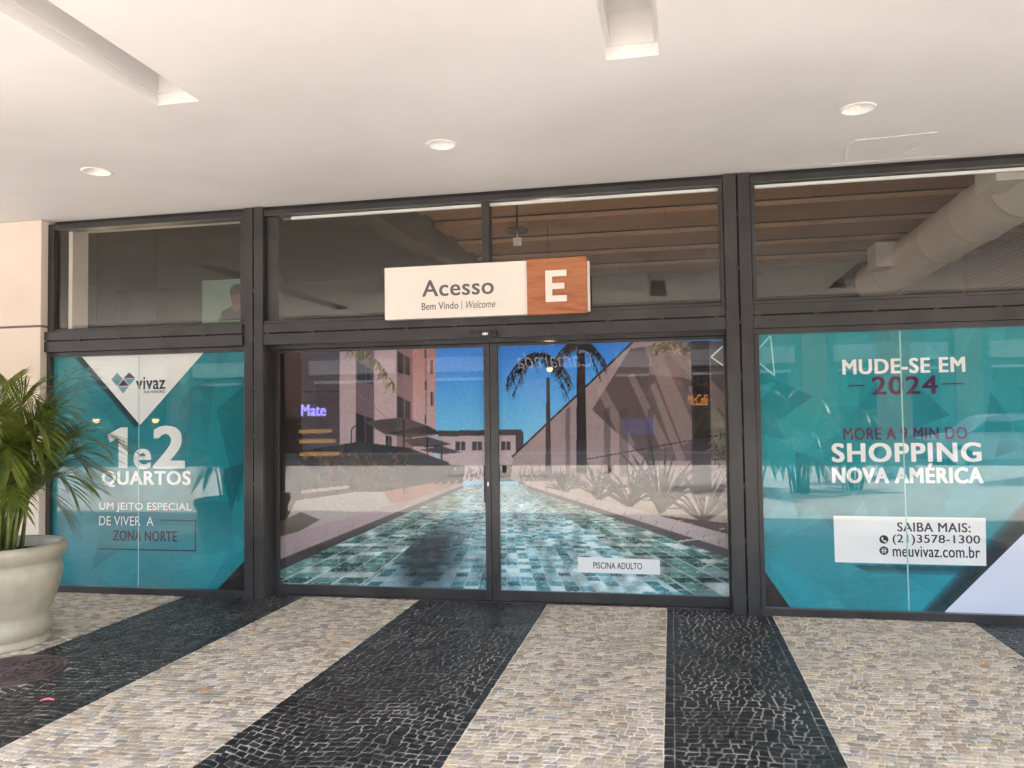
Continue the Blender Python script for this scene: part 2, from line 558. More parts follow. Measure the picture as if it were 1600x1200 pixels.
SPOT_LABEL = ['recessed white downlight above the left teal window', 'recessed white downlight above the entrance sign', 'recessed white downlight beside the flaking plaster patch',
              'downlight above the camera, mirrored at the left of the middle transom', 'downlight above the camera, mirrored behind the sign', 'downlight above the camera, mirrored at the left of the right transom', 'downlight above the right end of the right window, beyond the frame']
for i, (sx, sy) in enumerate(SPOTS):
    t = empty('downlight', (sx, sy, H_CEIL))
    lathe('trim_ring', [(0.087, 0.004), (0.087, -0.004), (0.094, -0.007), (0.104, -0.004), (0.106, -0.0005)], (sx, sy, H_CEIL), MAT['white_reflector'], t, 40)
    lathe('reflector', [(0.0875, 0.0), (0.080, 0.03), (0.066, 0.075), (0.045, 0.10), (0.0, 0.102)], (sx, sy, H_CEIL), MAT['white_reflector'], t, 40)
    lathe('lamp', [(0.0, 0.052), (0.022, 0.055), (0.034, 0.066), (0.036, 0.085), (0.02, 0.1)], (sx, sy, H_CEIL), MAT['white_reflector'], t, 24)
    tag(t, SPOT_LABEL[i], 'downlight', 'recessed ceiling downlights')

# ------------------------------------------------------------------ cream wall at the left
wl = empty('wall', (-5.5, -0.3, 0))
box('wall_block', -14, -5.497, -0.262, 0.2, 2.372, H_CEIL - 0.002, MAT['cream_wall'], wl, 0.006)
box('wall_block', -14, -5.497, -0.262, 0.2, -0.05, 2.352, MAT['cream_wall'], wl, 0.006)
box('shadow_groove', -14, -5.503, -0.252, 0.19, 2.35, 2.374, MAT['groove'], wl, 0.0)
tag(wl, 'cream painted wall with a dark groove at the left of the shopfront', 'wall')

# ------------------------------------------------------------------ shopfront frame
FY = -0.19
sf = empty('shopfront_frame', (-1.5, -0.1, 0))
tag(sf, 'dark grey metal frame of posts and slotted beams around doors and windows', 'frame')
def slotted_beam(xa, xb, y=FY, ztop=2.312, zs1=2.234, zs0=2.223, zb=2.13):
    bm = bmesh.new()
    add_box(bm, xa, xb, y, y + 0.10, zs1, ztop, 0.004)
    add_box(bm, xa, xb, y, y + 0.10, zb, zs0, 0.004)
    x = xa + 0.02
    while x < xb - 0.03:
        add_box(bm, x, x + 0.035, y + 0.004, y + 0.09, zs0 - 0.002, zs1 + 0.002)
        x += 0.41
    from_bm('beam', bm, MAT['frame'], sf)
    box('beam_core', xa + 0.004, xb - 0.004, y + 0.03, y + 0.095, zb + 0.01, ztop - 0.01, MAT['frame_dark'], sf, 0)
slotted_beam(-5.60, -3.558, FY - 0.03)
slotted_beam(-3.378, 0.418)
slotted_beam(0.618, 4.2)
def slotted_post(xa, xm0, xm1, xb):
    bm = bmesh.new()
    add_box(bm, xa, xm0, FY - 0.004, 0.06, -0.01, 3.312, 0.004)
    add_box(bm, xm1, xb, FY - 0.004, 0.06, -0.01, 3.312, 0.004)
    z = 0.12
    while z < 3.25:
        add_box(bm, xm0 - 0.002, xm1 + 0.002, FY + 0.001, 0.05, z, z + 0.03)
        z += 0.41
    from_bm('post', bm, MAT['frame'], sf)
    box('post_core', xm0 - 0.004, xm1 + 0.004, FY + 0.03, 0.055, 0, 3.30, MAT['frame_dark'], sf, 0)
slotted_post(-3.556, -3.474, -3.463, -3.380)
slotted_post(0.420, 0.514, 0.527, 0.616)
slotted_post(4.2, 4.285, 4.297, 4.38)
# end post against the cream wall, rails at floor and ceiling
box('post', -5.494, -5.462, FY, 0.05, -0.01, 2.128, MAT['frame'], sf)
box('post', -5.494, -5.435, FY + 0.005, 0.05, 2.314, 3.29, MAT['frame'], sf)
for xa, xb in ((-5.46, -3.558), (0.618, 4.2)):
    box('floor_rail', xa, xb, FY, -0.08, -0.01, 0.058, MAT['frame'], sf)
    box('window_head', xa, xb, FY + 0.015, -0.08, 2.085, 2.128, MAT['frame'], sf)
for xa, xb in ((-5.433, -3.558), (-3.378, 0.418), (0.618, 4.2)):
    box('ceiling_rail', xa, xb, FY + 0.008, -0.06, 3.236, 3.285, MAT['frame'], sf)
    box('ceiling_gap', xa, xb, FY + 0.035, -0.06, 3.287, 3.318, MAT['frame_dark'], sf, 0)
    box('transom_sill', xa, xb, FY + 0.012, -0.06, 2.314, 2.338, MAT['frame'], sf)
box('transom_stile', -3.376, -3.262, FY + 0.05, -0.05, 2.340, 3.234, MAT['frame'], sf)
box('transom_stile', 0.385, 0.417, FY + 0.012, -0.05, 2.340, 3.234, MAT['frame'], sf)
box('transom_stile', 0.619, 0.652, FY + 0.012, -0.05, 2.340, 3.234, MAT['frame'], sf)
box('transom_stile', -3.60, -3.560, FY + 0.012, -0.05, 2.340, 3.234, MAT['frame'], sf)
box('mullion', -1.470, -1.408, FY + 0.012, -0.05, 2.340, 3.234, MAT['frame'], sf)
box('window_stile', 0.619, 0.655, FY + 0.015, -0.08, 0.06, 2.083, MAT['frame'], sf)
box('door_jamb', -3.379, -3.372, -0.185, 0.05, 0.0, 2.128, MAT['frame'], sf, 0)
box('door_head', -3.378, 0.418, -0.085, 0.05, 2.1, 2.20, MAT['frame'], sf)
box('threshold', -3.37, 0.418, -0.05, 0.06, -0.02, 0.004, MAT['iron'], sf, 0)

# ------------------------------------------------------------------ artwork printed on the films
class Canvas:
    def __init__(s, x0, y0, x1, y1, k, base):
        s.x0, s.y0, s.k = x0, y0, k
        s.w, s.h = int((x1 - x0) * k), int((y1 - y0) * k)
        s.a = np.zeros((s.h, s.w, 3))
        s.a[:] = base
        yy, xx = np.mgrid[0:s.h, 0:s.w]
        s.X = xx / k + x0
        s.Y = yy / k + y0
        s.r = np.random.RandomState(3)
    def mask(s, pts):
        p = np.array(pts, float)
        i0 = max(int((p[:, 0].min() - s.x0) * s.k) - 1, 0); i1 = min(int((p[:, 0].max() - s.x0) * s.k) + 2, s.w)
        j0 = max(int((p[:, 1].min() - s.y0) * s.k) - 1, 0); j1 = min(int((p[:, 1].max() - s.y0) * s.k) + 2, s.h)
        if i1 <= i0 or j1 <= j0: return None
        X = s.X[j0:j1, i0:i1]; Y = s.Y[j0:j1, i0:i1]
        m = np.zeros(X.shape, bool)
        n = len(p)
        for a in range(n):
            xa, ya = p[a]; xb, yb = p[(a + 1) % n]
            if ya == yb: continue
            c = ((ya > Y) != (yb > Y)) & (X < (xb - xa) * (Y - ya) / (yb - ya) + xa)
            m ^= c
        return (slice(j0, j1), slice(i0, i1)), m
    def fill(s, pts, col, al=1.0):
        r = s.mask(pts)
        if r is None: return
        sl, m = r
        col = np.array(col, float)
        v = s.a[sl]
        v[m] = v[m] * (1 - al) + col * al
    def grad(s, pts, c0, c1, p0, p1, al=1.0):
        r = s.mask(pts)
        if r is None: return
        sl, m = r
        d = np.array(p1, float) - np.array(p0, float)
        t = ((s.X[sl] - p0[0]) * d[0] + (s.Y[sl] - p0[1]) * d[1]) / (d @ d)
        t = np.clip(t, 0, 1)[..., None]
        c = np.array(c0, float) * (1 - t) + np.array(c1, float) * t
        v = s.a[sl]
        v[m] = v[m] * (1 - al) + c[m] * al
    def line(s, a, b, w, col, al=1.0, w2=None):
        a = np.array(a, float); b = np.array(b, float)
        d = b - a
        n = np.array([-d[1], d[0]]) / max(np.hypot(*d), 1e-6) / 2
        w2 = w if w2 is None else w2
        s.fill([a + n * w, b + n * w2, b - n * w2, a - n * w], col, al)
    def curve(s, pts, w, col, al=1.0):
        for p, q in zip(pts, pts[1:]): s.line(p, q, w, col, al)
    def vnoise(s, cell, seed=1):
        r = np.random.RandomState(seed)
        gh, gw = int(s.h / (cell * s.k)) + 3, int(s.w / (cell * s.k)) + 3
        g = r.rand(gh, gw)
        y = np.arange(s.h) / (cell * s.k); x = np.arange(s.w) / (cell * s.k)
        yi = y.astype(int); xi = x.astype(int)
        fy = (y - yi); fx = (x - xi)
        fy = (fy * fy * (3 - 2 * fy))[:, None]; fx = (fx * fx * (3 - 2 * fx))[None, :]
        A = g[yi][:, xi]; B = g[yi][:, xi + 1]; C = g[yi + 1][:, xi]; D = g[yi + 1][:, xi + 1]
        return (A * (1 - fx) + B * fx) * (1 - fy) + (C * (1 - fx) + D * fx) * fy
    def sample(s, px, py):
        x = np.clip((px - s.x0) * s.k, 0, s.w - 1.001); y = np.clip((py - s.y0) * s.k, 0, s.h - 1.001)
        i = x.astype(int); j = y.astype(int)
        fx = (x - i)[..., None]; fy = (y - j)[..., None]
        i2 = np.minimum(i + 1, s.w - 1); j2 = np.minimum(j + 1, s.h - 1)
        return (s.a[j, i] * (1 - fx) + s.a[j, i2] * fx) * (1 - fy) + (s.a[j2, i] * (1 - fx) + s.a[j2, i2] * fx) * fy

def blades(c, cx, cy, n, ln, col, col2, spread=1.2, w=2.2, seed=0, up=1.0):
    r = np.random.RandomState(seed)
    for i in range(n):
        a = r.uniform(-spread, spread)
        l = ln * r.uniform(0.55, 1.0)
        b = (cx + r.uniform(-4, 4), cy + r.uniform(-2, 2))
        m = (b[0] + math.sin(a) * l * 0.55, b[1] - math.cos(a) * l * 0.55 * up)
        e = (b[0] + math.sin(a * 1.15) * l, b[1] - math.cos(a * 1.15) * l * up + abs(a) * l * 0.12)
        t = r.rand()
        k = np.array(col) * (1 - t) + np.array(col2) * t
        c.line(b, m, w * 0.7, k, 1, w)
        c.line(m, e, w, k, 1, 0.3)

def palm_crown(c, cx, cy, R, seed, col, col2):
    r = np.random.RandomState(seed)
    for i in range(15):
        a = -math.pi * 0.5 + (i / 14 - 0.5) * 4.4 + r.uniform(-.1, .1)
        pts = []
        for t in np.linspace(0, 1, 8):
            x = cx + math.cos(a) * R * t
            y = cy + math.sin(a) * R * t * 0.62 + R * 0.85 * t * t
            pts.append((x, y))
        k = np.array(col) * (1 - r.rand() * .6) + np.array(col2) * r.rand() * .5
        c.curve(pts, 1.4, k)
        for p, q in zip(pts[1:], pts[2:]):
            for s in range(4):
                u = r.rand()
                x = p[0] + (q[0] - p[0]) * u; y = p[1] + (q[1] - p[1]) * u
                c.line((x, y), (x + r.uniform(-4, 4), y + R * 0.30 * r.uniform(.5, 1)), 1.5, k, 0.9, 0.4)

def art_pool():
    c = Canvas(425, 525, 1155, 950, 2.0, (150, 150, 150))
    # sky
    c.grad([(425, 525), (1155, 525), (1155, 760), (425, 760)], (92, 146, 214), (150, 204, 228), (0, 540), (0, 700))
    # far white block behind the pool
    c.fill([(685, 677), (818, 675), (818, 752), (685, 752)], (196, 172, 176))
    c.fill([(685, 673), (816, 671), (816, 680), (685, 682)], (92, 82, 88))
    c.fill([(806, 675), (818, 675), (818, 752), (806, 752)], (88, 76, 84))
    for x in (712, 738, 783):
        c.fill([(x, 690), (x + 15, 690), (x + 15, 704), (x, 704)], (84, 74, 82))
        c.line((x + 7.5, 690), (x + 7.5, 704), 1.2, (190, 170, 172))
    for x in (712, 778):
        c.fill([(x, 727), (x + 14, 727), (x + 14, 745), (x, 745)], (80, 70, 78))
    c.fill([(779, 728), (806, 726), (806, 752), (779, 752)], (84, 62, 60))
    # tower block at the left
    c.fill([(425, 525), (536, 525), (536, 775), (425, 775)], (98, 86, 97))
    c.line((425, 612), (536, 612), 1.2, (70, 62, 70))
    c.fill([(531, 525), (557, 525), (557, 760), (531, 760)], (188, 163, 170))
    c.fill([(556, 525), (585, 525), (585, 745), (556, 745)], (128, 108, 120))
    c.fill([(585, 525), (622, 525), (622, 740), (585, 740)], (196, 168, 174))
    c.fill([(620, 525), (648, 525), (648, 735), (620, 735)], (150, 118, 124))
    c.grad([(645, 525), (681, 525), (681, 730), (645, 730)], (190, 132, 128), (200, 168, 172), (0, 540), (0, 690))
    c.line((666, 525), (666, 700), 1.5, (150, 112, 114))
    c.line((556, 612), (622, 668), 1.0, (150, 128, 136))
    for x, y, w, h, sk in ((556, 645, 27, 50, 10), (621, 548, 20, 34, 12), (621, 618, 20, 34, 10), (603, 680, 9, 16, 2), (664, 545, 3, 14, 1), (664, 595, 3, 14, 1), (664, 648, 3, 14, 1), (673, 562, 4, 22, 1), (673, 612, 4, 22, 1), (558, 565, 25, 30, 14)):
        c.fill([(x, y), (x + w, y + sk), (x + w, y + h + sk * .4), (x, y + h)], (72, 62, 70))
        c.line((x + w * .55, y + sk * .5), (x + w * .55, y + h + sk * .2), 1.2, (140, 122, 128))
    c.fill([(560, 715), (620, 700), (640, 735), (560, 755)], (110, 100, 104))
    # dark opening at the far left
    c.grad([(425, 525), (470, 525), (474, 810), (425, 830)], (58, 48, 48), (42, 36, 36), (0, 540), (0, 800))
    # hanging frond top
    r = np.random.RandomState(5)
    for i in range(90):
        t = r.rand()
        x = 545 + 72 * t; y = 540 + 62 * t * t
        c.line((x, y), (x + r.uniform(-16, 6), y + r.uniform(8, 24)), 1.8, (np.array((150, 135, 80)) * r.uniform(.55, 1.25)), .9, 0.4)
    # garden
    c.fill([(470, 705), (560, 690), (640, 700), (700, 722), (720, 745), (700, 762), (470, 780)], (62, 52, 50))
    for i in range(260):
        x = r.uniform(472, 640); y = r.uniform(712, 772)
        col = [(128, 62, 58), (84, 88, 44), (60, 60, 44), (150, 92, 80), (46, 40, 40), (104, 112, 56)][r.randint(6)]
        a = r.uniform(-1, 1); l = r.uniform(6, 20)
        c.line((x, y), (x + math.sin(a) * l, y - math.cos(a) * l), 3.0, col, .85, 0.5)
    for i in range(70):
        x = r.uniform(690, 818); y = r.uniform(733, 752)
        c.line((x, y), (x + r.uniform(-5, 5), y - r.uniform(3, 12)), 3, [(70, 60, 58), (100, 84, 80), (110, 62, 64), (66, 76, 50)][r.randint(4)], .8, 1)
    c.fill([(470, 766), (545, 758), (546, 763), (470, 772)], (176, 150, 140))
    # lawn glare, deck, furniture
    c.fill([(462, 782), (560, 768), (680, 770), (640, 800), (437, 862), (437, 835)], (176, 166, 162))
    c.fill([(437, 815), (470, 800), (500, 812), (437, 848)], (92, 84, 78))
    c.fill([(600, 768), (690, 752), (728, 750), (668, 784), (610, 786)], (178, 126, 108))
    for x in (640, 655, 678, 690, 702, 715):
        c.fill([(x, 727), (x + 9, 727), (x + 8, 755), (x + 1, 757)], (58, 54, 58))
    # parasols
    for pts, pole in (([(568, 659), (600, 655), (632, 652), (668, 665), (692, 678), (640, 684), (600, 678)], (631, 656, 772)),
                      ([(630, 687), (668, 682), (706, 694), (680, 699), (645, 697)], (668, 684, 755)),
                      ([(655, 703), (690, 697), (722, 707), (690, 710)], (690, 698, 748))):
        c.fill(pts, (96, 86, 90))
        k = len(pts)
        c.fill([pts[k // 2], pts[k // 2 + 1], pts[-1]], (66, 58, 62), .7)
        c.line((pole[0], pole[1]), (pole[0], pole[2]), 2.4, (52, 46, 50))
    c.curve([(549, 790 - 50), (549, 672), (553, 666), (572, 662)], 1.6, (60, 54, 58))
    # right-hand white wall with sloped top, shade and streaks of light
    c.fill([(990, 533), (1155, 533), (1155, 800), (830, 765), (798, 748), (802, 712)], (172, 146, 148))
    c.line((990, 533), (800, 714), 3.0, (70, 60, 66))
    c.fill([(985, 545), (1060, 533), (1155, 533), (1155, 720), (1010, 720), (925, 640)], (96, 80, 80), .75)
    for (a, b, w) in (((1015, 535), (1080, 690), 20), ((1050, 545), (1140, 640), 16), ((935, 600), (985, 700), 12), ((985, 585), (1040, 700), 10), ((1085, 600), (1150, 720), 22), ((1020, 600), (1065, 720), 9)):
        c.line(a, b, w, (196, 168, 166), .38, w * 1.5)
    c.fill([(1015, 560), (1050, 545), (1110, 556), (1112, 610), (1070, 590), (1015, 585)], (178, 152, 152), .55)
    c.line((915, 718), (1140, 677), 1.6, (66, 56, 60))
    for x, w, a in ((884, 7, .5), (944, 10, .45), (968, 14, .4), (1012, 9, .5)):
        c.fill([(x, 640), (x + w, 635), (x + w, 745), (x, 745)], (84, 72, 78), a)
    for i in range(120):
        x = r.uniform(1020, 1085); y = r.uniform(533, 552)
        c.line((x, y), (x + r.uniform(-6, 6), y + r.uniform(2, 10)), 1.6, [(150, 150, 70), (90, 88, 50), (200, 190, 150)][r.randint(3)], .7, .5)
    # palms
    c.fill([(854, 590), (859, 590), (861, 745), (852, 745)], (72, 58, 60))
    palm_crown(c, 842, 556, 52, 2, (62, 44, 40), (110, 84, 70))
    c.fill([(902, 533), (914, 533), (917, 740), (900, 740)], (66, 50, 50))
    palm_crown(c, 905, 536, 42, 4, (58, 40, 38), (100, 76, 66))
    c.fill([(1080, 533), (1108, 533), (1113, 812), (1082, 812)], (74, 54, 50))
    for i in range(60):
        y = r.uniform(535, 810)
        c.line((1081, y), (1111, y + r.uniform(-5, 5)), 1.2, (52, 38, 36) if i % 2 else (100, 74, 66), .5)
    for i in range(70):
        x = r.uniform(1112, 1150); y = r.uniform(680, 745)
        c.line((x, y), (x + r.uniform(-14, 8), y + r.uniform(-14, 14)), 2.4, [(104, 116, 60), (70, 78, 44), (150, 156, 96)][r.randint(3)], .8, .5)
    # planting bed right of the pool
    for i in range(240):
        x = r.uniform(812, 905); y = r.uniform(738, 762) + (x - 812) * .1
        c.line((x, y), (x + r.uniform(-7, 7), y - r.uniform(5, 20)), 2.0, [(96, 90, 84), (128, 118, 110), (66, 62, 58), (88, 98, 76)][r.randint(4)], .85, .5)
    c.fill([(815, 752), (880, 752), (1150, 780), (1150, 845), (1000, 808)], (186, 164, 150))
    blades(c, 880, 775, 22, 46, (58, 54, 46), (120, 108, 98), 1.0, 2.4, 11)
    blades(c, 935, 780, 26, 70, (62, 58, 50), (128, 114, 104), 1.1, 2.6, 12)
    blades(c, 985, 790, 30, 92, (48, 44, 38), (110, 98, 88), 1.1, 3.4, 13)
    blades(c, 1034, 800, 30, 125, (42, 36, 32), (96, 86, 76), .85, 4.2, 14)
    blades(c, 1100, 815, 24, 120, (48, 42, 38), (110, 98, 86), 1.0, 3.8, 15)
    c.fill([(985, 800), (1140, 818), (1140, 845), (1060, 820)], (66, 44, 40))
    for i in range(70):
        x = r.uniform(985, 1140); y = 803 + (x - 985) * .16 + r.uniform(-3, 8)
        c.line((x, y), (x + r.uniform(3, 16), y + r.uniform(-3, 5)), 2.4, [(70, 44, 40), (190, 172, 160), (104, 78, 70)][r.randint(3)], .85, .5)
    # the pool: floor, side walls with tiles, coping
    VX, VY = 792.0, 738.0
    X, Y = c.X, c.Y
    n1, n2, n3 = c.vnoise(5, 1), c.vnoise(14, 2), c.vnoise(2.2, 3)
    left_edge = 437 + (Y - 892) * (722 - 437) / (762.0 - 892)
    right_edge = 826 + (Y - 765) * (1143 - 826) / (872.0 - 765)
    water = (Y > 757) & (X > left_edge) & (X < right_edge)
    d = np.maximum(Y - VY, 3.0)
    wob = (n1 - .5) * 2.4 * np.clip((Y - 760) / 60, 0.2, 1)
    u = (X - VX + wob) / d
    v = 900.0 / (d + wob * .5)
    pal = np.array([(206, 222, 224), (166, 196, 202), (116, 158, 166), (84, 128, 134), (138, 174, 182), (190, 210, 216)], float)
    pal2 = np.array([(210, 216, 214), (130, 156, 154), (92, 130, 124), (70, 104, 100), (168, 182, 180), (112, 148, 140)], float)
    def tiles(u, v, cu, cv, seed, pal):
        iv = np.floor(v / cv).astype(int)
        iu = np.floor(u / cu).astype(int)
        h = (np.abs(iu * 73856093 ^ iv * 19349663 ^ seed) % 9973) / 9973.0
        col = pal[(h * len(pal)).astype(int)]
        fu = np.abs((u / cu) % 1 - .5); fv = np.abs((v / cv) % 1 - .5)
        g = (fu > .465) | (fv > .455)
        return np.where(g[..., None], np.array((196, 208, 206.)), col)
    fl = tiles(u, v, .125, .23, 17, pal)
    sheen = np.clip((800 - Y) / 42, 0, 1)[..., None]
    fl = fl * (1 - .5 * sheen) + np.array((168, 196, 202.)) * .5 * sheen
    fl = fl * (0.78 + .42 * n2[..., None])
    cau = (np.abs(n3 - .5) < .08) & (n1 > .38)
    fl = np.where(cau[..., None], fl * .5 + 110, fl)
    # shade of a tree on the water
    sh = np.exp(-(((X - 672 - (Y - 860) * -.25) / 52) ** 2 + ((Y - 872) / 62) ** 2) * 1.2) * (0.55 + .7 * n2)
    fl = fl * (1 - np.clip(sh, 0, .72))[..., None] + np.array((24, 52, 66.)) * np.clip(sh, 0, .72)[..., None] * .6
    c.a[water] = fl[water]
    # left wall of the pool: between the coping and the wall foot
    foot_l = 560 + (Y - 921) * (735 - 560) / (775.0 - 921)
    wl_ = (Y > 757) & (X > left_edge) & (X < foot_l)
    s = (VX - X) / d
    tl = tiles(v * .9, s * 1.0, .26, .26, 5, pal2) * (0.72 + .4 * n2[..., None])
    tl = np.where((np.abs(n1 - .5) < .04)[..., None], tl * .5 + 100, tl)
    c.a[wl_] = tl[wl_]
    foot_r = 835 + (Y - 775) * (1075 - 835) / (934.0 - 775)
    wr_ = (Y > 757) & (X > foot_r) & (X < right_edge)
    s = (X - VX) / d
    tr = tiles(v * .9, s * 1.0, .26, .22, 9, pal2) * (0.72 + .4 * n2[..., None])
    tr = np.where((np.abs(n1 - .5) < .04)[..., None], tr * .5 + 95, tr)
    c.a[wr_] = tr[wr_]
    # dark water line under the copings, then the copings
    c.fill([(425, 872), (722, 757), (724, 762), (425, 897)], (84, 78, 82))
    c.fill([(425, 842), (640, 782), (722, 754), (724, 758), (425, 879)], (176, 152, 158))
    c.fill([(822, 757), (1150, 852), (1150, 876), (826, 764)], (104, 94, 98))
    c.fill([(818, 753), (980, 792), (1150, 838), (1150, 862), (822, 758)], (190, 172, 172))
    for k in range(14):
        t = k / 13
        c.line((1150 - 320 * t, 851 - 95 * t), (1150 - 320 * t - 3, 858 - 97 * t), 1.2, (110, 98, 100), .7)
    # long light leaf blades at the right edge
    c.line((1060, 846), (1150, 835), 2.5, (206, 196, 170), .9, 1.2)
    c.line((1098, 886), (1150, 868), 4.0, (190, 186, 150), .9, 2.0)
    c.fill([(425, 905), (436, 905), (436, 950), (425, 950)], (20, 40, 40))
    nn = c.vnoise(1.1, 9)[..., None]
    c.a *= (0.93 + .14 * nn)
    g = c.a.mean(-1, keepdims=True)
    sat = np.where(c.a[..., 2:3] > c.a[..., 0:1] + 6, 1.25, 0.75)
    c.a = 120 + (g + (c.a - g) * sat - 128) * 1.25
    return c

def art_teal(kind):
    x0, y0, x1, y1 = (60, 530, 395, 940) if kind == 'left' else (1170, 490, 1860, 1010)
    c = Canvas(x0, y0, x1, y1, 2.0, (14, 122, 132))
    W, Hh = x1 - x0, y1 - y0
    if kind == 'left':
        c.grad([(x0, y0), (x1, y0), (x1, y1), (x0, y1)], (44, 142, 150), (6, 140, 158), (x0, y0), (x0, y1))
    else:
        c.grad([(x0, y0), (x1, y0), (x1, y1), (x0, y1)], (52, 150, 158), (10, 160, 180), (x0, y0), (x0, y1))
    r = np.random.RandomState(8 if kind == 'left' else 21)
    for i in range(46 if kind == 'left' else 80):
        cx, cy = r.uniform(x0, x1), r.uniform(y0, y1)
        R = r.uniform(25, 85)
        a = r.uniform(0, 6.28)
        pts = [(cx + R * math.cos(a + k * 2.1 + r.uniform(-.5, .5)), cy + R * math.sin(a + k * 2.1 + r.uniform(-.5, .5))) for k in range(3)]
        col = [(78, 178, 186), (0, 100, 116), (40, 160, 170), (4, 116, 134)][r.randint(4)]
        c.grad(pts, col, (20, 142, 156), pts[0], ((pts[1][0] + pts[2][0]) / 2, (pts[1][1] + pts[2][1]) / 2), .5)
    if kind == 'left':
        c.fill([(338, 640), (385, 600), (385, 735), (372, 790)], (0, 84, 100), .4)
        c.fill([(345, 735), (385, 722), (362, 800)], (0, 70, 86), .5)
        # soft black shade printed beside the white triangle
        for k in range(7):
            c.fill([(122 - k * 1.2, 558), (134, 556), (222, 664), (214 - k * .8, 668)], (6, 30, 36), .16)
    else:
        # soft black shade printed beside the pale corner
        for k in range(12):
            c.fill([(1480 - k * 3.4, 966), (1640, 800), (1640 - k * 3.0, 792 - k * 1.6), (1466 - k * 3.4, 966)], (2, 12, 16), .2)
        for k in range(5):
            c.fill([(1330, 882), (1545, 886), (1530 - k * 3, 892 + k * 2), (1345 + k * 4, 888 + k * 2)], (0, 50, 60), .2)
    nn = c.vnoise(1.5, 9)[..., None]
    c.a *= (0.96 + .08 * nn)
    return c

def printed_film(name, c, Hm, xa, xb, za, zb, y, nx, nz, mat, parent):
    xs = np.linspace(xa, xb, nx); zs = np.linspace(za, zb, nz)
    XX, ZZ = np.meshgrid(xs, zs)
    q = np.stack([XX, ZZ, np.ones_like(XX)], -1) @ np.array(Hm).T
    col = lin(np.clip(c.sample(q[..., 0] / q[..., 2], q[..., 1] / q[..., 2]), 0, 255)) * 0.92
    n = nx * nz
    me = bpy.data.meshes.new(name)
    me.vertices.add(n)
    co = np.stack([XX, np.full_like(XX, y), ZZ], -1).reshape(-1)
    me.vertices.foreach_set('co', co.astype(np.float32))
    idx = np.arange(n).reshape(nz, nx)
    quads = np.stack([idx[:-1, :-1], idx[:-1, 1:], idx[1:, 1:], idx[1:, :-1]], -1).reshape(-1, 4)
    nq = len(quads)
    me.loops.add(nq * 4)
    me.loops.foreach_set('vertex_index', quads.reshape(-1).astype(np.int32))
    me.polygons.add(nq)
    me.polygons.foreach_set('loop_start', (np.arange(nq) * 4).astype(np.int32))
    me.update(calc_edges=True)
    at = me.attributes.new('ink', 'FLOAT_COLOR', 'POINT')
    rgba = np.ones((n, 4), np.float32)
    rgba[:, :3] = col.reshape(-1, 3)
    at.data.foreach_set('color', rgba.reshape(-1))
    return link(name, me, mat, parent)

HD = [[171.751365, 2.26578343, 1056.01826], [-23.271918, -196.770423, 947.745837], [-0.0314429488, 0.00644456528, 1.0]]
HP = [[175.944683, 2.32110265, 1056.18293], [-23.840103, -201.574583, 955.104624], [-0.0322106299, 0.00660190967, 1.0]]

# ------------------------------------------------------------------ sliding doors
pool = art_pool()
for xa, xb, gl, gr, lab in ((-3.370, -1.4565, -3.328, -1.505, 'left sliding glass door with poolside parasol picture, the one beside the left post'),
                            (-1.4525, 0.418, -1.388, 0.405, 'right sliding glass door with palm and pool picture and white caption strip')):
    d = empty('sliding_door', ((xa + xb) / 2, 0, 0))
    tag(d, lab, 'door', 'sliding entrance doors')
    box('stile', xa, gl, -0.022, 0.028, 0.008, 2.098, MAT['frame'], d)
    box('stile', gr, xb, -0.022, 0.028, 0.008, 2.098, MAT['frame'], d)
    box('bottom_rail', gl + 0.0005, gr - 0.0005, -0.020, 0.026, 0.008, 0.092, MAT['frame'], d)
    box('top_rail', gl + 0.0005, gr - 0.0005, -0.020, 0.026, 2.072, 2.098, MAT['frame'], d)
    box('glass_pane', gl - 0.01, gr + 0.01, -0.004, 0.004, 0.085, 2.08, MAT['glass'], d, 0)
    printed_film('printed_picture', pool, HD, gl - 0.005, gr + 0.005, 0.088, 2.076, 0.008, 300, 330, MAT['print'], d)
    if xa < -2:
        box('lock', -1.483, -1.474, -0.027, -0.0215, 0.93, 0.965, MAT['chrome'], d, 0.001)
        box('pull_handle', -1.513, -1.505, -0.030, -0.018, 0.80, 1.10, MAT['black_plastic'], d, 0.002)
    else:
        poly_sheet('caption_strip', [(-0.759, 0.247), (-0.117, 0.243), (-0.115, 0.360), (-0.759, 0.368)], 0.0062, MAT['print_white'], d)
        lettering('PISCINA ADULTO', (-0.636, -0.254, 0.280, 0.330), 0.0056, MAT['print_black'], d, 0.012)
        for p, q in (((0.402, 2.018), (0.312, 1.937)), ((0.312, 1.937), (0.402, 1.869))):
            n = Vector((-(q[1] - p[1]), q[0] - p[0])).normalized() * 0.006
            poly_sheet('white_chevron', [(p[0] + n.x, p[1] + n.y), (q[0] + n.x, q[1] + n.y), (q[0] - n.x, q[1] - n.y), (p[0] - n.x, p[1] - n.y)], 0.006, MAT['print_white'], d)

# door sensor over the doors
sn = empty('door_sensor', (-1.456, -0.24, 2.15))
box('housing', -1.570, -1.344, -0.235, FY + 0.001, 2.133, 2.178, MAT['black_plastic'], sn, 0.008)
poly_sheet('crown_mark', [(-1.458, 2.146), (-1.418, 2.146), (-1.414, 2.170), (-1.428, 2.158), (-1.438, 2.172), (-1.448, 2.158), (-1.462, 2.170)], -0.2362, MAT['print_white'], sn)
box('sensor_eye', -1.545, -1.50, -0.237, -0.234, 2.14, 2.15, MAT['frame'], sn, 0.001)
tag(sn, 'small black door sensor with a white crown mark above the doors', 'sensor')

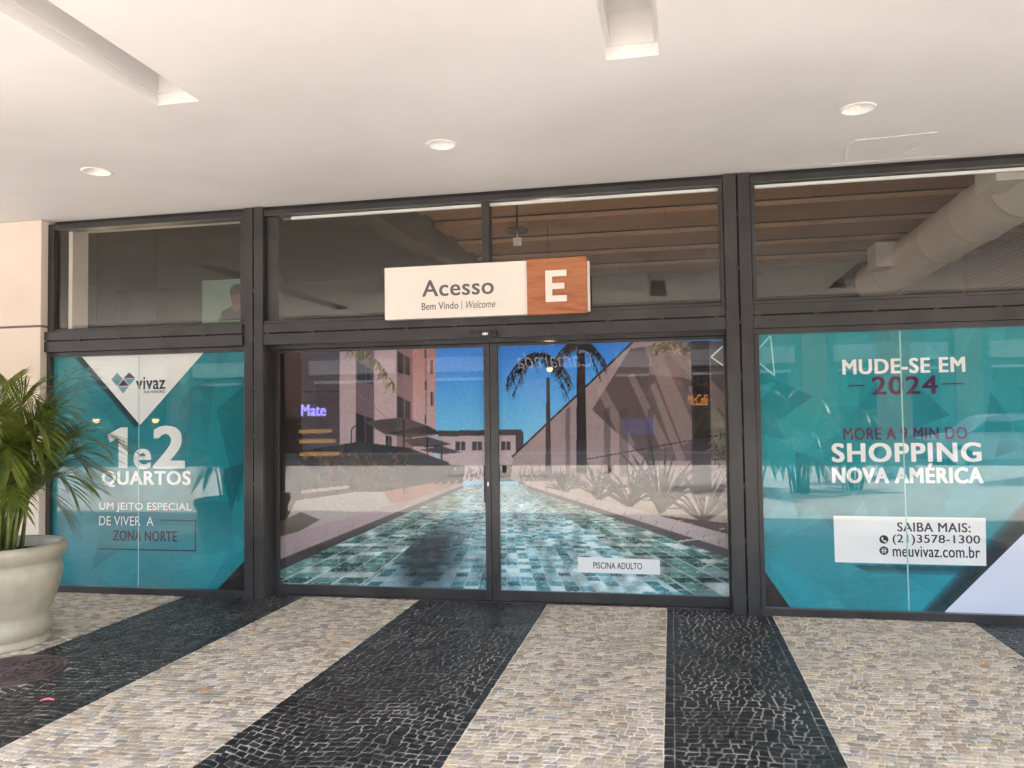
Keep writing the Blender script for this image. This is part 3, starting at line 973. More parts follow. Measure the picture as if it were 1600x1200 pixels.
# ------------------------------------------------------------------ fixed windows with teal advertising
PG = -0.150
def fixed_window(xa, xb, za, zb, label, kind):
    w = empty('fixed_window', ((xa + xb) / 2, PG, 0))
    tag(w, label, 'window', 'fixed windows with teal adverts')
    box('glass_pane', xa, xb, PG - 0.004, PG + 0.004, za, zb, MAT['glass'], w, 0)
    printed_film('printed_advert', art_teal(kind), HP, xa, xb, za, zb, -0.143, 260 if kind == 'left' else 400, 270, MAT['print_panel'], w)
    return w
wl_win = fixed_window(-5.462, -3.557, 0.056, 2.086, 'left fixed window with teal apartment advert and white triangle logo, behind the planter', 'left')
wr_win = fixed_window(0.654, 4.2, 0.056, 2.086, 'right fixed window with teal shopping advert and white contact box', 'right')
TY = -0.1444
# left advert
poly_sheet('white_triangle', [(-5.172, 2.086), (-3.967, 2.086), (-4.582, 1.468)], -0.1437, MAT['print_white'], wl_win, 0.0004)
poly_sheet('dark_corner', [(-3.835, 0.057), (-3.560, 0.057), (-3.560, 0.325)], TY, MAT['print_black'], wl_win, 0.0004)
lg = lambda pts, m: poly_sheet('logo_facet', pts, -0.1445, m, wl_win, 0.0003)
lx0, lx1, lz0, lz1 = -4.871, -4.630, 1.747, 1.934
def lp(u, v): return (lx0 + u * (lx1 - lx0), lz0 + v * (lz1 - lz0))
lg([lp(0, .68), lp(.24, 1), lp(.48, .70), lp(.24, .36)], MAT['print_teal'])
lg([lp(.50, .72), lp(.74, 1), lp(1, .72)], MAT['print_plum'])
lg([lp(.50, .70), lp(1, .70), lp(.76, .38)], MAT['print_teal'])
lg([lp(.26, .35), lp(.50, .67), lp(.74, .37)], MAT['print_plum'])
lg([lp(.26, .33), lp(.74, .35), lp(.50, 0)], MAT['print_teal'])
lettering('vivaz', (-4.622, -4.338, 1.781, 1.888), TY, MAT['print_navy'], wl_win, 0.022)
lettering('RUA HONÓRIO', (-4.545, -4.338, 1.745, 1.776), TY, MAT['print_navy'], wl_win, 0.01)
poly_sheet('numeral', [(-4.795, 1.093), (-4.705, 1.093), (-4.705, 1.448), (-4.775, 1.448), (-4.905, 1.385), (-4.882, 1.318), (-4.795, 1.355)], TY, MAT['print_white'], wl_win, 0.0003)
lettering('e', (-4.637, -4.480, 1.087, 1.255), TY, MAT['print_white'], wl_win, 0.04)
lettering('2', (-4.436, -4.163, 1.097, 1.448), TY, MAT['print_white'], wl_win, 0.045)
lettering('QUARTOS', (-4.956, -4.094, 0.925, 1.062), TY, MAT['print_white'], wl_win, 0.035)
lettering('UM JEITO ESPECIAL', (-4.986, -4.082, 0.706, 0.788), TY, MAT['print_white'], wl_win, 0.004)
lettering('DE VIVER  A', (-4.985, -4.446, 0.588, 0.668), TY, MAT['print_white'], wl_win, 0.004)
lettering('ZONA NORTE', (-4.843, -4.222, 0.456, 0.544), TY, MAT['print_navy'], wl_win, 0.025)
for x0_, x1_, z0_, z1_ in ((-4.378, -4.036, 0.634, 0.644), (-4.046, -4.036, 0.386, 0.6335), (-4.984, -4.036, 0.374, 0.3855)):
    poly_sheet('bracket_line', [(x0_, z0_), (x1_, z0_), (x1_, z1_), (x0_, z1_)], TY, MAT['print_navy'], wl_win, 0.0003)
poly_sheet('film_seam', [(-4.597, 0.058), (-4.589, 0.058), (-4.589, 2.08), (-4.597, 2.08)], -0.1452, MAT['print_aqua'], wl_win, 0.0003)
# right advert
lettering('MUDE-SE EM', (1.248, 2.070, 1.771, 1.878), TY, MAT['print_white'], wr_win, 0.035)
lettering('2024', (1.447, 1.883, 1.617, 1.747), TY, MAT['print_plum'], wr_win, 0.03)
for x0_, x1_ in ((1.275, 1.392), (1.917, 2.063)):
    poly_sheet('dash', [(x0_, 1.681), (x1_, 1.681), (x1_, 1.691), (x0_, 1.691)], TY, MAT['print_plum'], wr_win, 0.0003)
lettering('MORE A 9 MIN DO', (1.238, 2.070, 1.289, 1.375), TY, MAT['print_plum'], wr_win, 0.025)
lettering('SHOPPING', (1.158, 2.153, 1.128, 1.262), TY, MAT['print_white'], wr_win, 0.04)
lettering('NOVA AMÉRICA', (1.154, 2.160, 0.975, 1.112), TY, MAT['print_white'], wr_win, 0.035)
poly_sheet('contact_box', [(1.152, 0.395), (2.163, 0.390), (2.170, 0.728), (1.150, 0.733)], -0.1438, MAT['print_white'], wr_win, 0.0004)
lettering('SAIBA MAIS:', (1.585, 2.068, 0.625, 0.690), TY, MAT['print_black'], wr_win, 0.022)
lettering('(21)3578-1300', (1.551, 2.128, 0.528, 0.604), TY, MAT['print_black'], wr_win, 0.012)
lettering('meuvivaz.com.br', (1.549, 2.125, 0.444, 0.525), TY, MAT['print_black'], wr_win, 0.012)
def disc(cx, cz, r, y, mat, n=24):
    return poly_sheet('icon', [(cx + r * math.cos(2 * math.pi * k / n), cz + r * math.sin(2 * math.pi * k / n)) for k in range(n)], y, mat, wr_win, 0.0003)
disc(1.491, 0.566, 0.031, TY, MAT['print_black'])
disc(1.489, 0.485, 0.031, TY, MAT['print_black'])
poly_sheet('icon_handset', [(1.474, 0.578), (1.481, 0.584), (1.488, 0.572), (1.484, 0.566), (1.494, 0.556), (1.500, 0.560), (1.511, 0.552), (1.504, 0.545), (1.494, 0.547), (1.478, 0.563)], TY - 0.0006, MAT['print_white'], wr_win, 0.0003)
for k in range(3):
    a = 1.476 + 0.011 * k
    poly_sheet('icon_globe', [(a, 0.466), (a + 0.004, 0.466), (a + 0.004, 0.504), (a, 0.504)], TY - 0.0006, MAT['print_white'], wr_win, 0.0003)
poly_sheet('icon_globe', [(1.468, 0.483), (1.511, 0.483), (1.511, 0.487), (1.468, 0.487)], TY - 0.0010, MAT['print_white'], wr_win, 0.0003)
poly_sheet('pale_corner', [(1.878, 0.057), (4.19, 0.057), (4.19, 2.0), (3.72, 2.0)], TY, MAT['print_lilac'], wr_win, 0.0003)
poly_sheet('dark_corner', [(0.656, 0.057), (0.828, 0.057), (0.656, 0.318)], TY, MAT['print_black'], wr_win, 0.0003)
for p, q in (((0.660, 1.985), (0.742, 2.075)), ((0.742, 2.075), (0.764, 1.772)), ((0.764, 1.772), (0.658, 1.872))):
    n = Vector((-(q[1] - p[1]), q[0] - p[0])).normalized() * 0.005
    poly_sheet('white_outline', [(p[0] + n.x, p[1] + n.y), (q[0] + n.x, q[1] + n.y), (q[0] - n.x, q[1] - n.y), (p[0] - n.x, p[1] - n.y)], TY - 0.0006, MAT['print_aqua'], wr_win, 0.0003)
poly_sheet('film_seam', [(1.640, 0.058), (1.650, 0.058), (1.650, 2.08), (1.640, 2.08)], -0.1452, MAT['print_aqua'], wr_win, 0.0003)

# ------------------------------------------------------------------ transom windows
for xa, xb, lab in ((-5.435, -3.60, 'dark transom window above the left teal advert'),
                    (-3.262, -1.470, 'transom window above the left door, mirroring the canopy ceiling'),
                    (-1.408, 0.385, 'transom window above the right door, behind the wooden E board'),
                    (0.652, 4.2, 'transom window above the right teal advert, with a round duct behind')):
    o = box('transom_window', xa + 0.001, xb - 0.001, -0.148, -0.140, 2.339, 3.235, MAT['glass'], None, 0)
    tag(o, lab, 'window', 'transom windows')

# ------------------------------------------------------------------ entrance sign
sg = empty('entrance_sign', (-1.44, -0.25, 2.29))
tag(sg, 'white and wood entrance sign reading Acesso E above the doors', 'sign')
bm = bmesh.new()
add_box(bm, -2.262, -1.087, -0.270, FY - 0.006, 2.292, 2.716, 0.003)
from_bm('white_board', bm, MAT['sign_white'], sg)
box('wood_board', -1.086, -0.619, -0.285, FY - 0.006, 2.286, 2.722, MAT['wood_sign'], sg, 0.003)
box('back_board', -0.618, -0.600, -0.255, FY - 0.006, 2.298, 2.690, MAT['sign_white'], sg, 0.002)
lettering('Acesso', (-1.942, -1.357, 2.467, 2.597), -0.2712, MAT['sign_text'], sg, 0.018, th=0.0)
lettering('Bem Vindo', (-1.949, -1.646, 2.360, 2.417), -0.2712, MAT['sign_text'], sg, 0.010)
lettering('Welcome', (-1.583, -1.344, 2.358, 2.417), -0.2712, MAT['sign_text'], sg, -0.004, 0.25)
poly_sheet('divider', [(-1.619, 2.352), (-1.615, 2.352), (-1.615, 2.420), (-1.619, 2.420)], -0.2714, MAT['sign_text'], sg, 0.0004)
bm = bmesh.new()
ex0, ex1, ez0, ez1 = -0.938, -0.773, 2.379, 2.624
pts = [(ex0, ez0), (ex1, ez0), (ex1, ez0 + .048), (ex0 + .052, ez0 + .048), (ex0 + .052, ez0 + .099), (ex1 - .018, ez0 + .099), (ex1 - .018, ez0 + .145), (ex0 + .052, ez0 + .145), (ex0 + .052, ez1 - .048), (ex1, ez1 - .048), (ex1, ez1), (ex0, ez1)]
f_ = [bm.verts.new((x, -0.297, z)) for x, z in pts]
b_ = [bm.verts.new((x, -0.2855, z)) for x, z in pts]
bm.faces.new(f_); bm.faces.new(b_[::-1])
for i in range(12):
    bm.faces.new((f_[i], f_[(i + 1) % 12], b_[(i + 1) % 12], b_[i]))
from_bm('letter_e', bm, MAT['sign_white'], sg)

# ------------------------------------------------------------------ interior behind the glass
it = tag(sheet('interior_floor', -12, 12, 0.07, 9.4, -0.002, MAT['interior_floor']), kind='structure')
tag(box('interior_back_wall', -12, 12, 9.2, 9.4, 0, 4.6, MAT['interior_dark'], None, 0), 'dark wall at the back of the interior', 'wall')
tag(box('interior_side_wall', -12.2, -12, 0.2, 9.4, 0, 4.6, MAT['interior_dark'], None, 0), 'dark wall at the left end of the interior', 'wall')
tag(box('interior_brick_wall', 5.2, 5.5, 0.2, 9.4, 0, 4.6, MAT['brick'], None, 0), 'brown brick wall inside, seen under the round duct', 'wall')
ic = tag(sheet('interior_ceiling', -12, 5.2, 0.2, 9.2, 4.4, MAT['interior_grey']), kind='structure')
y = 1.6
k = 0
while y < 8.6:
    w = 0.62
    low = 4.12 if k % 2 == 0 else 4.20
    x = -3.15
    while x < 5.1:
        ln = rnd.uniform(1.8, 3.2)
        x2 = min(x + ln, 5.15)
        box('wood_board', x + 0.003, x2 - 0.003, y + 0.004, y + w - 0.004, low, low + 0.06, MAT['wood_board'], ic, 0.002)
        x = x2
    y += w
    k += 1
box('ceiling_beam', -3.45, -3.16, 0.21, 9.1, 3.75, 4.39, MAT['interior_grey'], ic, 0.004)
box('glass_edge_glint_strip', -3.15, 5.1, -0.130, -0.105, 3.205, 3.228, MAT['white_paint'], sf, 0.001)  # bright reflected line along the glass top edge, put in as a white strip
tag(box('interior_pilaster', -5.352, -5.312, -0.10, 0.1, 2.2, 3.28, MAT['render_pale'], None, 0.003), 'pale vertical strip inside the left transom window', 'pilaster')

# round duct with a grille box
du = empty('air_duct', (3.4, 3, 3.66))
tag(du, 'cream round air duct with a square grille, behind the right transom', 'duct')
DX, DZ, DR = 3.40, 3.66, 0.31
segs = []
yy = 0.9
i = 0
while yy < 7.5:
    pts, rad = [], []
    n = 12
    for s in range(n + 1):
        t = s / n
        pts.append((DX, yy + 1.15 * t, DZ))
        rad.append(DR + 0.008 * math.sin(t * math.pi * n) ** 2 + (0.012 if s in (0, n) else 0))
    link('duct_section', tube_mesh('duct_section', pts, rad, 28, False), MAT['duct'], du)
    yy += 1.16
for yy in (1.35, 5.6):
    g = box('grille_box', DX - 0.52, DX - 0.22, yy, yy + 0.5, DZ - 0.13, DZ + 0.22, MAT['duct'], du, 0.004)
    for s in range(7):
        box('louvre', DX - 0.528, DX - 0.521, yy + 0.04, yy + 0.46, DZ - 0.10 + s * 0.038, DZ - 0.085 + s * 0.038, MAT['white_paint'], g, 0)
# ceiling disc with a hanging tag
tgd = empty('ceiling_detector', (-1.78, 3.0, 3.75))
lathe('base_disc', [(0, 0.37), (0.012, 0.37), (0.012, 0.01), (0.13, 0.0), (0.14, -0.016), (0.12, -0.04), (0, -0.044)], (-1.78, 3.0, 3.75), MAT['iron'], tgd, 28)
link('stem', tube_mesh('stem', [(-1.78, 3.0, 3.73), (-1.78, 3.0, 3.64)], 0.005, 8), MAT['white_paint'], tgd)
box('tag', -1.83, -1.73, 2.99, 3.01, 3.55, 3.65, MAT['white_paint'], tgd, 0.002)
tag(tgd, 'round ceiling disc with a small white hanging tag behind the transom', 'detector')
# lit things inside that shine through the films
o = link('lit_sign', text_mesh('lit_sign', 'Mate', -5.08, -4.72, 1.54, 1.70, 4.0, 0.02, 0, 0.01), MAT['neon'])
tag(o, 'glowing violet sign reading Mate inside behind the left door', 'sign')
o = link('lit_sign', text_mesh('lit_sign', 'McCafé', 0.20, 0.46, 1.60, 1.74, 4.0, 0.0, 0.35, 0.008), MAT['orange_sign'])
tag(o, 'glowing orange cafe sign inside behind the right door', 'sign')
tag(box('menu_screen', -0.62, -0.22, 4.0, 4.04, 1.24, 1.44, MAT['blue_screen'], None, 0.004), 'blue lit screen inside behind the right door', 'screen')
for i, z in enumerate((0.98, 1.16, 1.30)):
    tag(box('lit_shelf', -5.12, -4.62 - 0.06 * i, 4.0, 4.25, z, z + 0.05, MAT['shelf_glow'], None, 0.006), ('lowest', 'middle', 'topmost')[i] + ' of three warm lit shelves inside behind the left door', 'shelf', 'lit shelves under the violet sign')
LAMPS = [(-7.55, 3.0, 1.53, 'left of two warm lamps glowing through the left teal window'), (-6.66, 3.0, 1.52, 'right of two warm lamps glowing through the left teal window'),
         (-1.62, 4.4, 2.14, 'small warm pendant lamp inside behind the right door')]
for x, y, z, lab in LAMPS:
    t = empty('pendant_lamp', (x, y, z))
    lathe('bulb', [(0, -0.05), (0.035, -0.035), (0.045, 0), (0.03, 0.03), (0, 0.04)], (x, y, z), MAT['warm_lamp'], t, 16)
    lathe('shade', [(0.05, 0.01), (0.03, 0.05), (0.012, 0.09), (0.004, 0.1)], (x, y, z), MAT['black_plastic'], t, 16)
    pd = bpy.data.lights.new('bulb_light', 'POINT')
    pd.energy = 3.4
    pd.color = (1.0, 0.74, 0.45)
    pd.shadow_soft_size = 0.06
    po_ = bpy.data.objects.new('bulb_light', pd)
    COL.objects.link(po_)
    po_.parent = t
    po_.location = (0, 0, -0.12)
    link('cord', tube_mesh('cord', [(x, y, z + 0.09), (x, y, 4.38)], 0.004, 6), MAT['black_plastic'], t)
    tag(t, lab, 'lamp')
# portrait poster inside, behind the left transom
po = empty('portrait_poster', (-6.2, 4.0, 2.8))
box('poster_sheet', -6.62, -5.86, 4.0, 4.02, 2.86, 3.52, MAT['print_aqua'], po, 0)
MAT['skin'] = noisy_mat('poster_skin', (0.16, 0.07, 0.045), (0.24, 0.11, 0.07), 6, 0.6, 0.2, 0, 0)
poly_sheet('poster_shirt', [(-6.36, 2.93), (-5.87, 2.93), (-5.88, 3.04), (-5.98, 3.13), (-6.05, 3.10), (-6.16, 3.12), (-6.30, 3.06)], 3.998, MAT['print_black'], po)
poly_sheet('poster_neck', [(-6.14, 3.10), (-6.08, 3.03), (-6.02, 3.11), (-6.02, 3.20), (-6.13, 3.20)], 3.9965, MAT['skin'], po)
poly_sheet('poster_face', [(-6.07 + 0.095 * math.cos(a * .2618), 3.27 + 0.135 * math.sin(a * .2618)) for a in range(24)], 3.995, MAT['skin'], po)
poly_sheet('poster_hair', [(-6.175, 3.30), (-5.965, 3.30), (-5.97, 3.40), (-6.03, 3.45), (-6.12, 3.44), (-6.17, 3.39)], 3.9935, MAT['print_black'], po)
tag(po, 'poster of a person in a dark shirt inside behind the left transom', 'poster')

# ------------------------------------------------------------------ stone pavement
pav = tag(sheet('pavement', -9, 5, -4.3, 0.06, -0.0035, MAT['grout']), kind='structure')
MAT['mortar_dark'] = noisy_mat('grey_mortar', (0.08, 0.075, 0.066), (0.46, 0.43, 0.38), 1.1, 0.9, 0.2, 0, 0.5, 0.004, 90, 6, 0.34, 0.62)
STRIPES = [(-9.0, -4.11, 'w'), (-4.11, -3.08, 'b'), (-3.08, -2.07, 'w'), (-2.07, -1.0, 'b'), (-1.0, -0.068, 'w'), (-0.068, 0.70, 'b'), (0.70, 2.05, 'w'), (2.05, 3.6, 'b')]
PY0, PY1 = -4.2, -0.03
MAN = (-3.97, -2.20, 0.31)
POT = (-4.55, -1.68)
srnd = random.Random(11)
stones = []     # (kind, polygon, height, colour)
def stone_colour(kind, x, y):
    if kind == 'b':
        v = srnd.uniform(0.006, 0.017)
        if srnd.random() < 0.04: v *= 2.6
        return (v, v * 0.99, v * 1.0)
    v = srnd.uniform(0.27, 0.60)
    t = srnd.random()
    if t < 0.025: return (v * 0.95, v * 0.70, v * 0.48)
    if t < 0.12: return (v * 0.74, v * 0.69, v * 0.64)
    w = srnd.uniform(0, 1)
    return (v * 1.0, v * (0.82 + 0.06 * w), v * (0.56 + 0.15 * w))
def add_stone(kind, q):
    cx = sum(p[0] for p in q) / 4; cy = sum(p[1] for p in q) / 4
    if not (PY0 < cy < PY1): return
    if cx < -6.4 or cx > 3.5: return
    if (cx - MAN[0]) ** 2 + (cy - MAN[1]) ** 2 < (MAN[2] + 0.03) ** 2: return
    g = (0.0040 if kind == 'b' else 0.0036) * srnd.uniform(0.7, 1.4)
    poly = []
    for k in range(4):
        px, py = q[k]
        for other in (q[k - 1], q[(k + 1) % 4]):
            t = srnd.uniform(0.03, 0.13)
            ex, ey = px + (other[0] - px) * t, py + (other[1] - py) * t
            dx, dy = cx - ex, cy - ey
            l = math.hypot(dx, dy) + 1e-6
            j = g + srnd.uniform(-0.0012, 0.0022)
            poly.append((ex + dx / l * j, ey + dy / l * j))
    stones.append((kind, poly, srnd.uniform(-0.0012, 0.0018), stone_colour(kind, cx, cy)))
def fill_stripe(xa, xb, kind, seed):
    r = random.Random(seed)
    ph = [r.uniform(0, 6.28) for _ in range(4)]
    amp = 0.035 if kind == 'b' else 0.014
    slope = (0.22 if seed % 2 else -0.10) if kind == 'b' else r.uniform(-0.03, 0.03)
    def warp(x, y):
        return slope * (x - xa) + amp * math.sin(x * 5.2 + ph[0] + y * 1.3) + amp * 0.5 * math.sin(x * 11 + ph[1] - y * 2.1)
    ia, ib = xa, xb
    hrow = 0.050 if kind == 'b' else 0.040
    if kind == 'b':      # a straight course of stones along both borders
        for bx0, bx1 in ((xa, xa + 0.05), (xb - 0.05, xb)):
            y = PY0 - r.uniform(0, 0.05)
            while y < PY1:
                l = r.uniform(0.05, 0.095)
                add_stone(kind, [(bx0, y), (bx1, y + r.uniform(-.006, .006)), (bx1, y + l), (bx0, y + l + r.uniform(-.006, .006))])
                y += l
        ia, ib = xa + 0.047, xb - 0.047
    n0 = int((PY0 - 0.6) / hrow); n1 = int((PY1 + 0.6) / hrow)
    for rI in range(n0, n1):
        yb = rI * hrow; yt = (rI + 1) * hrow
        x = ia
        lean0 = r.uniform(-0.012, 0.012)
        xt = ia
        while x < ib - 1e-4:
            w = r.uniform(0.034, 0.070)
            if ib - (x + w) < 0.035: w = ib - x
            x2 = x + w
            xt2 = ib if x2 >= ib - 1e-4 else x2 + r.uniform(-0.008, 0.02)
            j = lambda: r.uniform(-0.006, 0.006)
            add_stone(kind, [(x, yb + warp(x, yb) + j()), (x2, yb + warp(x2, yb) + j()), (xt2, yt + warp(xt2, yt) + j()), (xt, yt + warp(xt, yt) + j())])
            x, xt = x2, xt2
for i, (a, b, k) in enumerate(STRIPES):
    fill_stripe(a, b, k, i + 3)
    if k == 'b':
        sheet('mortar_bed', a + 0.004, b - 0.004, -4.25, 0.05, -0.0031, MAT['mortar_dark'], pav)
CAMP = Vector((0, -6.389, 1.5))
def in_view(p):
    v = Vector((p[0], p[1], 0)) - CAMP
    z = v.dot(FW)
    if z <= 0.1: return False
    u = v.dot(RT) / z * 1246.8; w = v.dot(DN) / z * 1246.8
    return -790 < u < 790 and -590 < w < 590
def stone_geo(poly, h):
    base = [(x, y, -0.012) for x, y in poly]
    cx = sum(p[0] for p in poly) / len(poly); cy = sum(p[1] for p in poly) / len(poly)
    tx, ty = srnd.uniform(-0.02, 0.02), srnd.uniform(-0.02, 0.02)
    mid = [(x, y, h - 0.0025 + tx * (x - cx) + ty * (y - cy)) for x, y in poly]
    top = [(x + (cx - x) * 0.10, y + (cy - y) * 0.10, h + tx * (x - cx) + ty * (y - cy)) for x, y in poly]
    n = len(poly)
    fs = []
    for k in range(n):
        j = (k + 1) % n
        fs.append((k, j, n + j, n + k))
        fs.append((n + k, n + j, 2 * n + j, 2 * n + k))
    fs.append(tuple(2 * n + k for k in range(n)))
    return base + mid + top, fs
order = {}
for kind in 'bw':
    vis = [s for s in stones if s[0] == kind and in_view((s[1][0][0], s[1][0][1]))]
    vis.sort(key=lambda s: (s[1][0][0] - CAMP.x) ** 2 + (s[1][0][1] - CAMP.y) ** 2)
    order[kind] = set(id(s) for s in vis[:300])
for kind, nm, mt in (('b', 'black_stone', MAT['stone_black']), ('w', 'pale_stone', MAT['stone_white'])):
    V, F, Cc = [], [], []
    for s in stones:
        if s[0] != kind: continue
        v, f = stone_geo(s[1], s[2])
        if id(s) in order[kind]:
            me = bpy.data.meshes.new(nm)
            me.from_pydata(v, [], f)
            at = me.attributes.new('stone', 'FLOAT_COLOR', 'POINT')
            at.data.foreach_set('color', [c for _ in v for c in (*s[3], 1.0)])
            link(nm, me, mt, pav)
        else:
            o = len(V)
            V += v
            F += [tuple(i + o for i in q) for q in f]
            Cc += [(*s[3], 1.0)] * len(v)
    me = bpy.data.meshes.new(nm + 's')
    me.from_pydata(V, [], F)
    at = me.attributes.new('stone', 'FLOAT_COLOR', 'POINT')
    at.data.foreach_set('color', np.array(Cc, np.float32).ravel())
    tag(link(nm + 's', me, mt, pav), kind='stuff')

# manhole cover
mh = empty('manhole_cover', (MAN[0], MAN[1], 0))
prof = [(0.0, 0.004)]
for k in range(6):
    r0 = 0.03 + k * 0.047
    prof += [(r0, 0.004), (r0 + 0.004, 0.009), (r0 + 0.020, 0.009), (r0 + 0.024, 0.004)]
prof += [(0.300, 0.004), (0.302, -0.01)]
lathe('cover', prof, (MAN[0], MAN[1], 0.0), MAT['iron'], mh, 56)
lathe('rim', [(0.305, -0.01), (0.306, 0.007), (0.332, 0.007), (0.334, -0.01)], (MAN[0], MAN[1], 0), MAT['iron'], mh, 56)
for k in range(12):
    a = k * math.pi / 6
    bm = bmesh.new()
    add_box(bm, -0.008, 0.008, 0.08, 0.26, 0.0, 0.0105)
    for v in bm.verts:
        x, y = v.co.x, v.co.y
        v.co.x = MAN[0] + x * math.cos(a) - y * math.sin(a)
        v.co.y = MAN[1] + x * math.sin(a) + y * math.cos(a)
    from_bm('rib', bm, MAT['iron'], mh)
tag(mh, 'round rusty iron manhole cover with rings beside the planter', 'manhole cover')

# litter and fallen leaves
def scrap(name, x, y, l, w, rot, col, label, cat, group=None):
    m = noisy_mat(name + '_mat', tuple(0.8 * c for c in col), col, 30, 0.6, 0.3)
    bm = bmesh.new()
    rows = []
    for i in range(6):
        t = i / 5
        ww = w * math.sin(math.pi * (0.1 + 0.85 * t)) * 0.5
        z = 0.006 + 0.008 * math.sin(t * 3.1)
        rows.append([bm.verts.new((t * l - l / 2, -ww, z + 0.006)), bm.verts.new((t * l - l / 2, 0, z)), bm.verts.new((t * l - l / 2, ww, z + 0.007))])
    for a, b in zip(rows, rows[1:]):
        for k in range(2): bm.faces.new((a[k], a[k + 1], b[k + 1], b[k]))
    bmesh.ops.rotate(bm, verts=bm.verts, cent=(0, 0, 0), matrix=Matrix.Rotation(rot, 3, 'Z'))
    bmesh.ops.translate(bm, verts=bm.verts, vec=(x, y, 0))
    return tag(from_bm(name, bm, m), label, cat, group)
scrap('paper_scrap', -3.32, -2.62, 0.07, 0.035, 0.4, (0.75, 0.18, 0.22), 'small pink scrap on the black stones near the manhole cover', 'litter')
for x, y, s, lab in ((-2.55, -2.35, 0.05, 'dry orange leaf on the pale stripe nearest the planter, lower one'), (-2.15, -1.35, 0.06, 'dry orange leaf near the edge of the wide black stripe'),
                     (1.75, -1.25, 0.06, 'dry orange leaf on the right pale stripe, under the contact box'), (0.98, -1.75, 0.06, 'dry orange leaf on the right pale stripe beside the black border'),
                     (-2.3, -0.25, 0.07, 'dry brown leaf close to the foot of the left door')):
    scrap('fallen_leaf', x, y, s, s * 0.5, rnd.uniform(0, 3), (0.48, 0.22, 0.07), lab, 'leaf', 'fallen leaves')

# ------------------------------------------------------------------ planter and palm
pl = empty('planter', (POT[0], POT[1], 0))
prof = [(0.0, 0.0), (0.318, 0.0), (0.322, 0.012), (0.318, 0.035), (0.306, 0.045), (0.312, 0.056), (0.330, 0.075), (0.338, 0.11), (0.332, 0.15), (0.318, 0.185), (0.325, 0.22),
        (0.348, 0.28), (0.375, 0.36), (0.392, 0.44), (0.398, 0.485), (0.392, 0.505), (0.384, 0.515), (0.386, 0.535), (0.384, 0.55), (0.390, 0.562), (0.410, 0.585), (0.422, 0.62), (0.424, 0.645), (0.416, 0.668), (0.398, 0.678), (0.378, 0.674), (0.368, 0.65), (0.362, 0.58)]
lathe('pot', prof, (POT[0], POT[1], 0.0), MAT['pot'], pl, 72)
lathe('soil', [(0.366, 0.60), (0.25, 0.612), (0.12, 0.62), (0.0, 0.625)], (POT[0], POT[1], 0), MAT['soil'], pl, 40)
tag(pl, 'big beige round-bodied planter pot with a rolled rim at the left', 'planter')

def frond_mesh(base, az, length, rise, droop, leaf, n, seed, wide=0.011):
    r = random.Random(seed)
    d = Vector((math.cos(az), math.sin(az), 0))
    side = Vector((-d.y, d.x, 0))
    V, F = [], []
    pts = []
    K = 18
    for i in range(K + 1):
        t = i / K
        pts.append(Vector(base) + d * (length * (0.30 * t + 0.70 * t ** 1.7)) + Vector((0, 0, rise * (1 - (1 - t) ** 1.7) - droop * t ** 2.6)))
    # rachis
    nn = 5
    for i, p in enumerate(pts):
        t = (pts[min(i + 1, K)] - pts[max(i - 1, 0)]).normalized()
        u = side; w = u.cross(t)
        rr = 0.0065 * (1 - i / K) + 0.0012
        for k in range(nn):
            a = 2 * math.pi * k / nn
            V.append(p + u * rr * math.cos(a) + w * rr * math.sin(a))
    for i in range(K):
        for k in range(nn):
            F.append((i * nn + k, i * nn + (k + 1) % nn, (i + 1) * nn + (k + 1) % nn, (i + 1) * nn + k))
    for i in range(n):
        t = 0.30 + 0.70 * (i + r.uniform(-.3, .3)) / n
        t = min(max(t, 0), 0.999)
        f = t * K; k0 = int(f)
        p = pts[k0].lerp(pts[min(k0 + 1, K)], f - k0)
        tg = (pts[min(k0 + 1, K)] - pts[k0]).normalized()
        up = side.cross(tg)
        if up.z < 0: up = -up
        for s in (-1, 1):
            ln = leaf * (0.55 + 0.6 * math.sin(math.pi * min(1, (t - 0.22) / 0.85))) * r.uniform(.85, 1.1)
            dirv = (side * s * (0.80 - 0.45 * t) + tg * (0.55 + 0.5 * t) + up * r.uniform(0.12, 0.24)).normalized()
            wv = dirv.cross(up).normalized() * wide * r.uniform(.8, 1.15)
            o = len(V)
            a = p
            sag = Vector((0, 0, -1)) * ln
            m1 = p + dirv * ln * 0.35 - Vector((0, 0, ln * 0.02))
            m2 = p + dirv * ln * 0.72 + sag * 0.12
            e = p + dirv * ln * 0.98 + sag * r.uniform(0.20, 0.32)
            V += [a - wv * .35, a + wv * .35, m1 - wv, m1 + wv, m2 - wv * .75, m2 + wv * .75, e]
            F += [(o, o + 1, o + 3, o + 2), (o + 2, o + 3, o + 5, o + 4), (o + 4, o + 5, o + 6)]
    me = bpy.data.meshes.new('frond')
    me.from_pydata([tuple(v) for v in V], [], F)
    for p in me.polygons: p.use_smooth = True
    return me

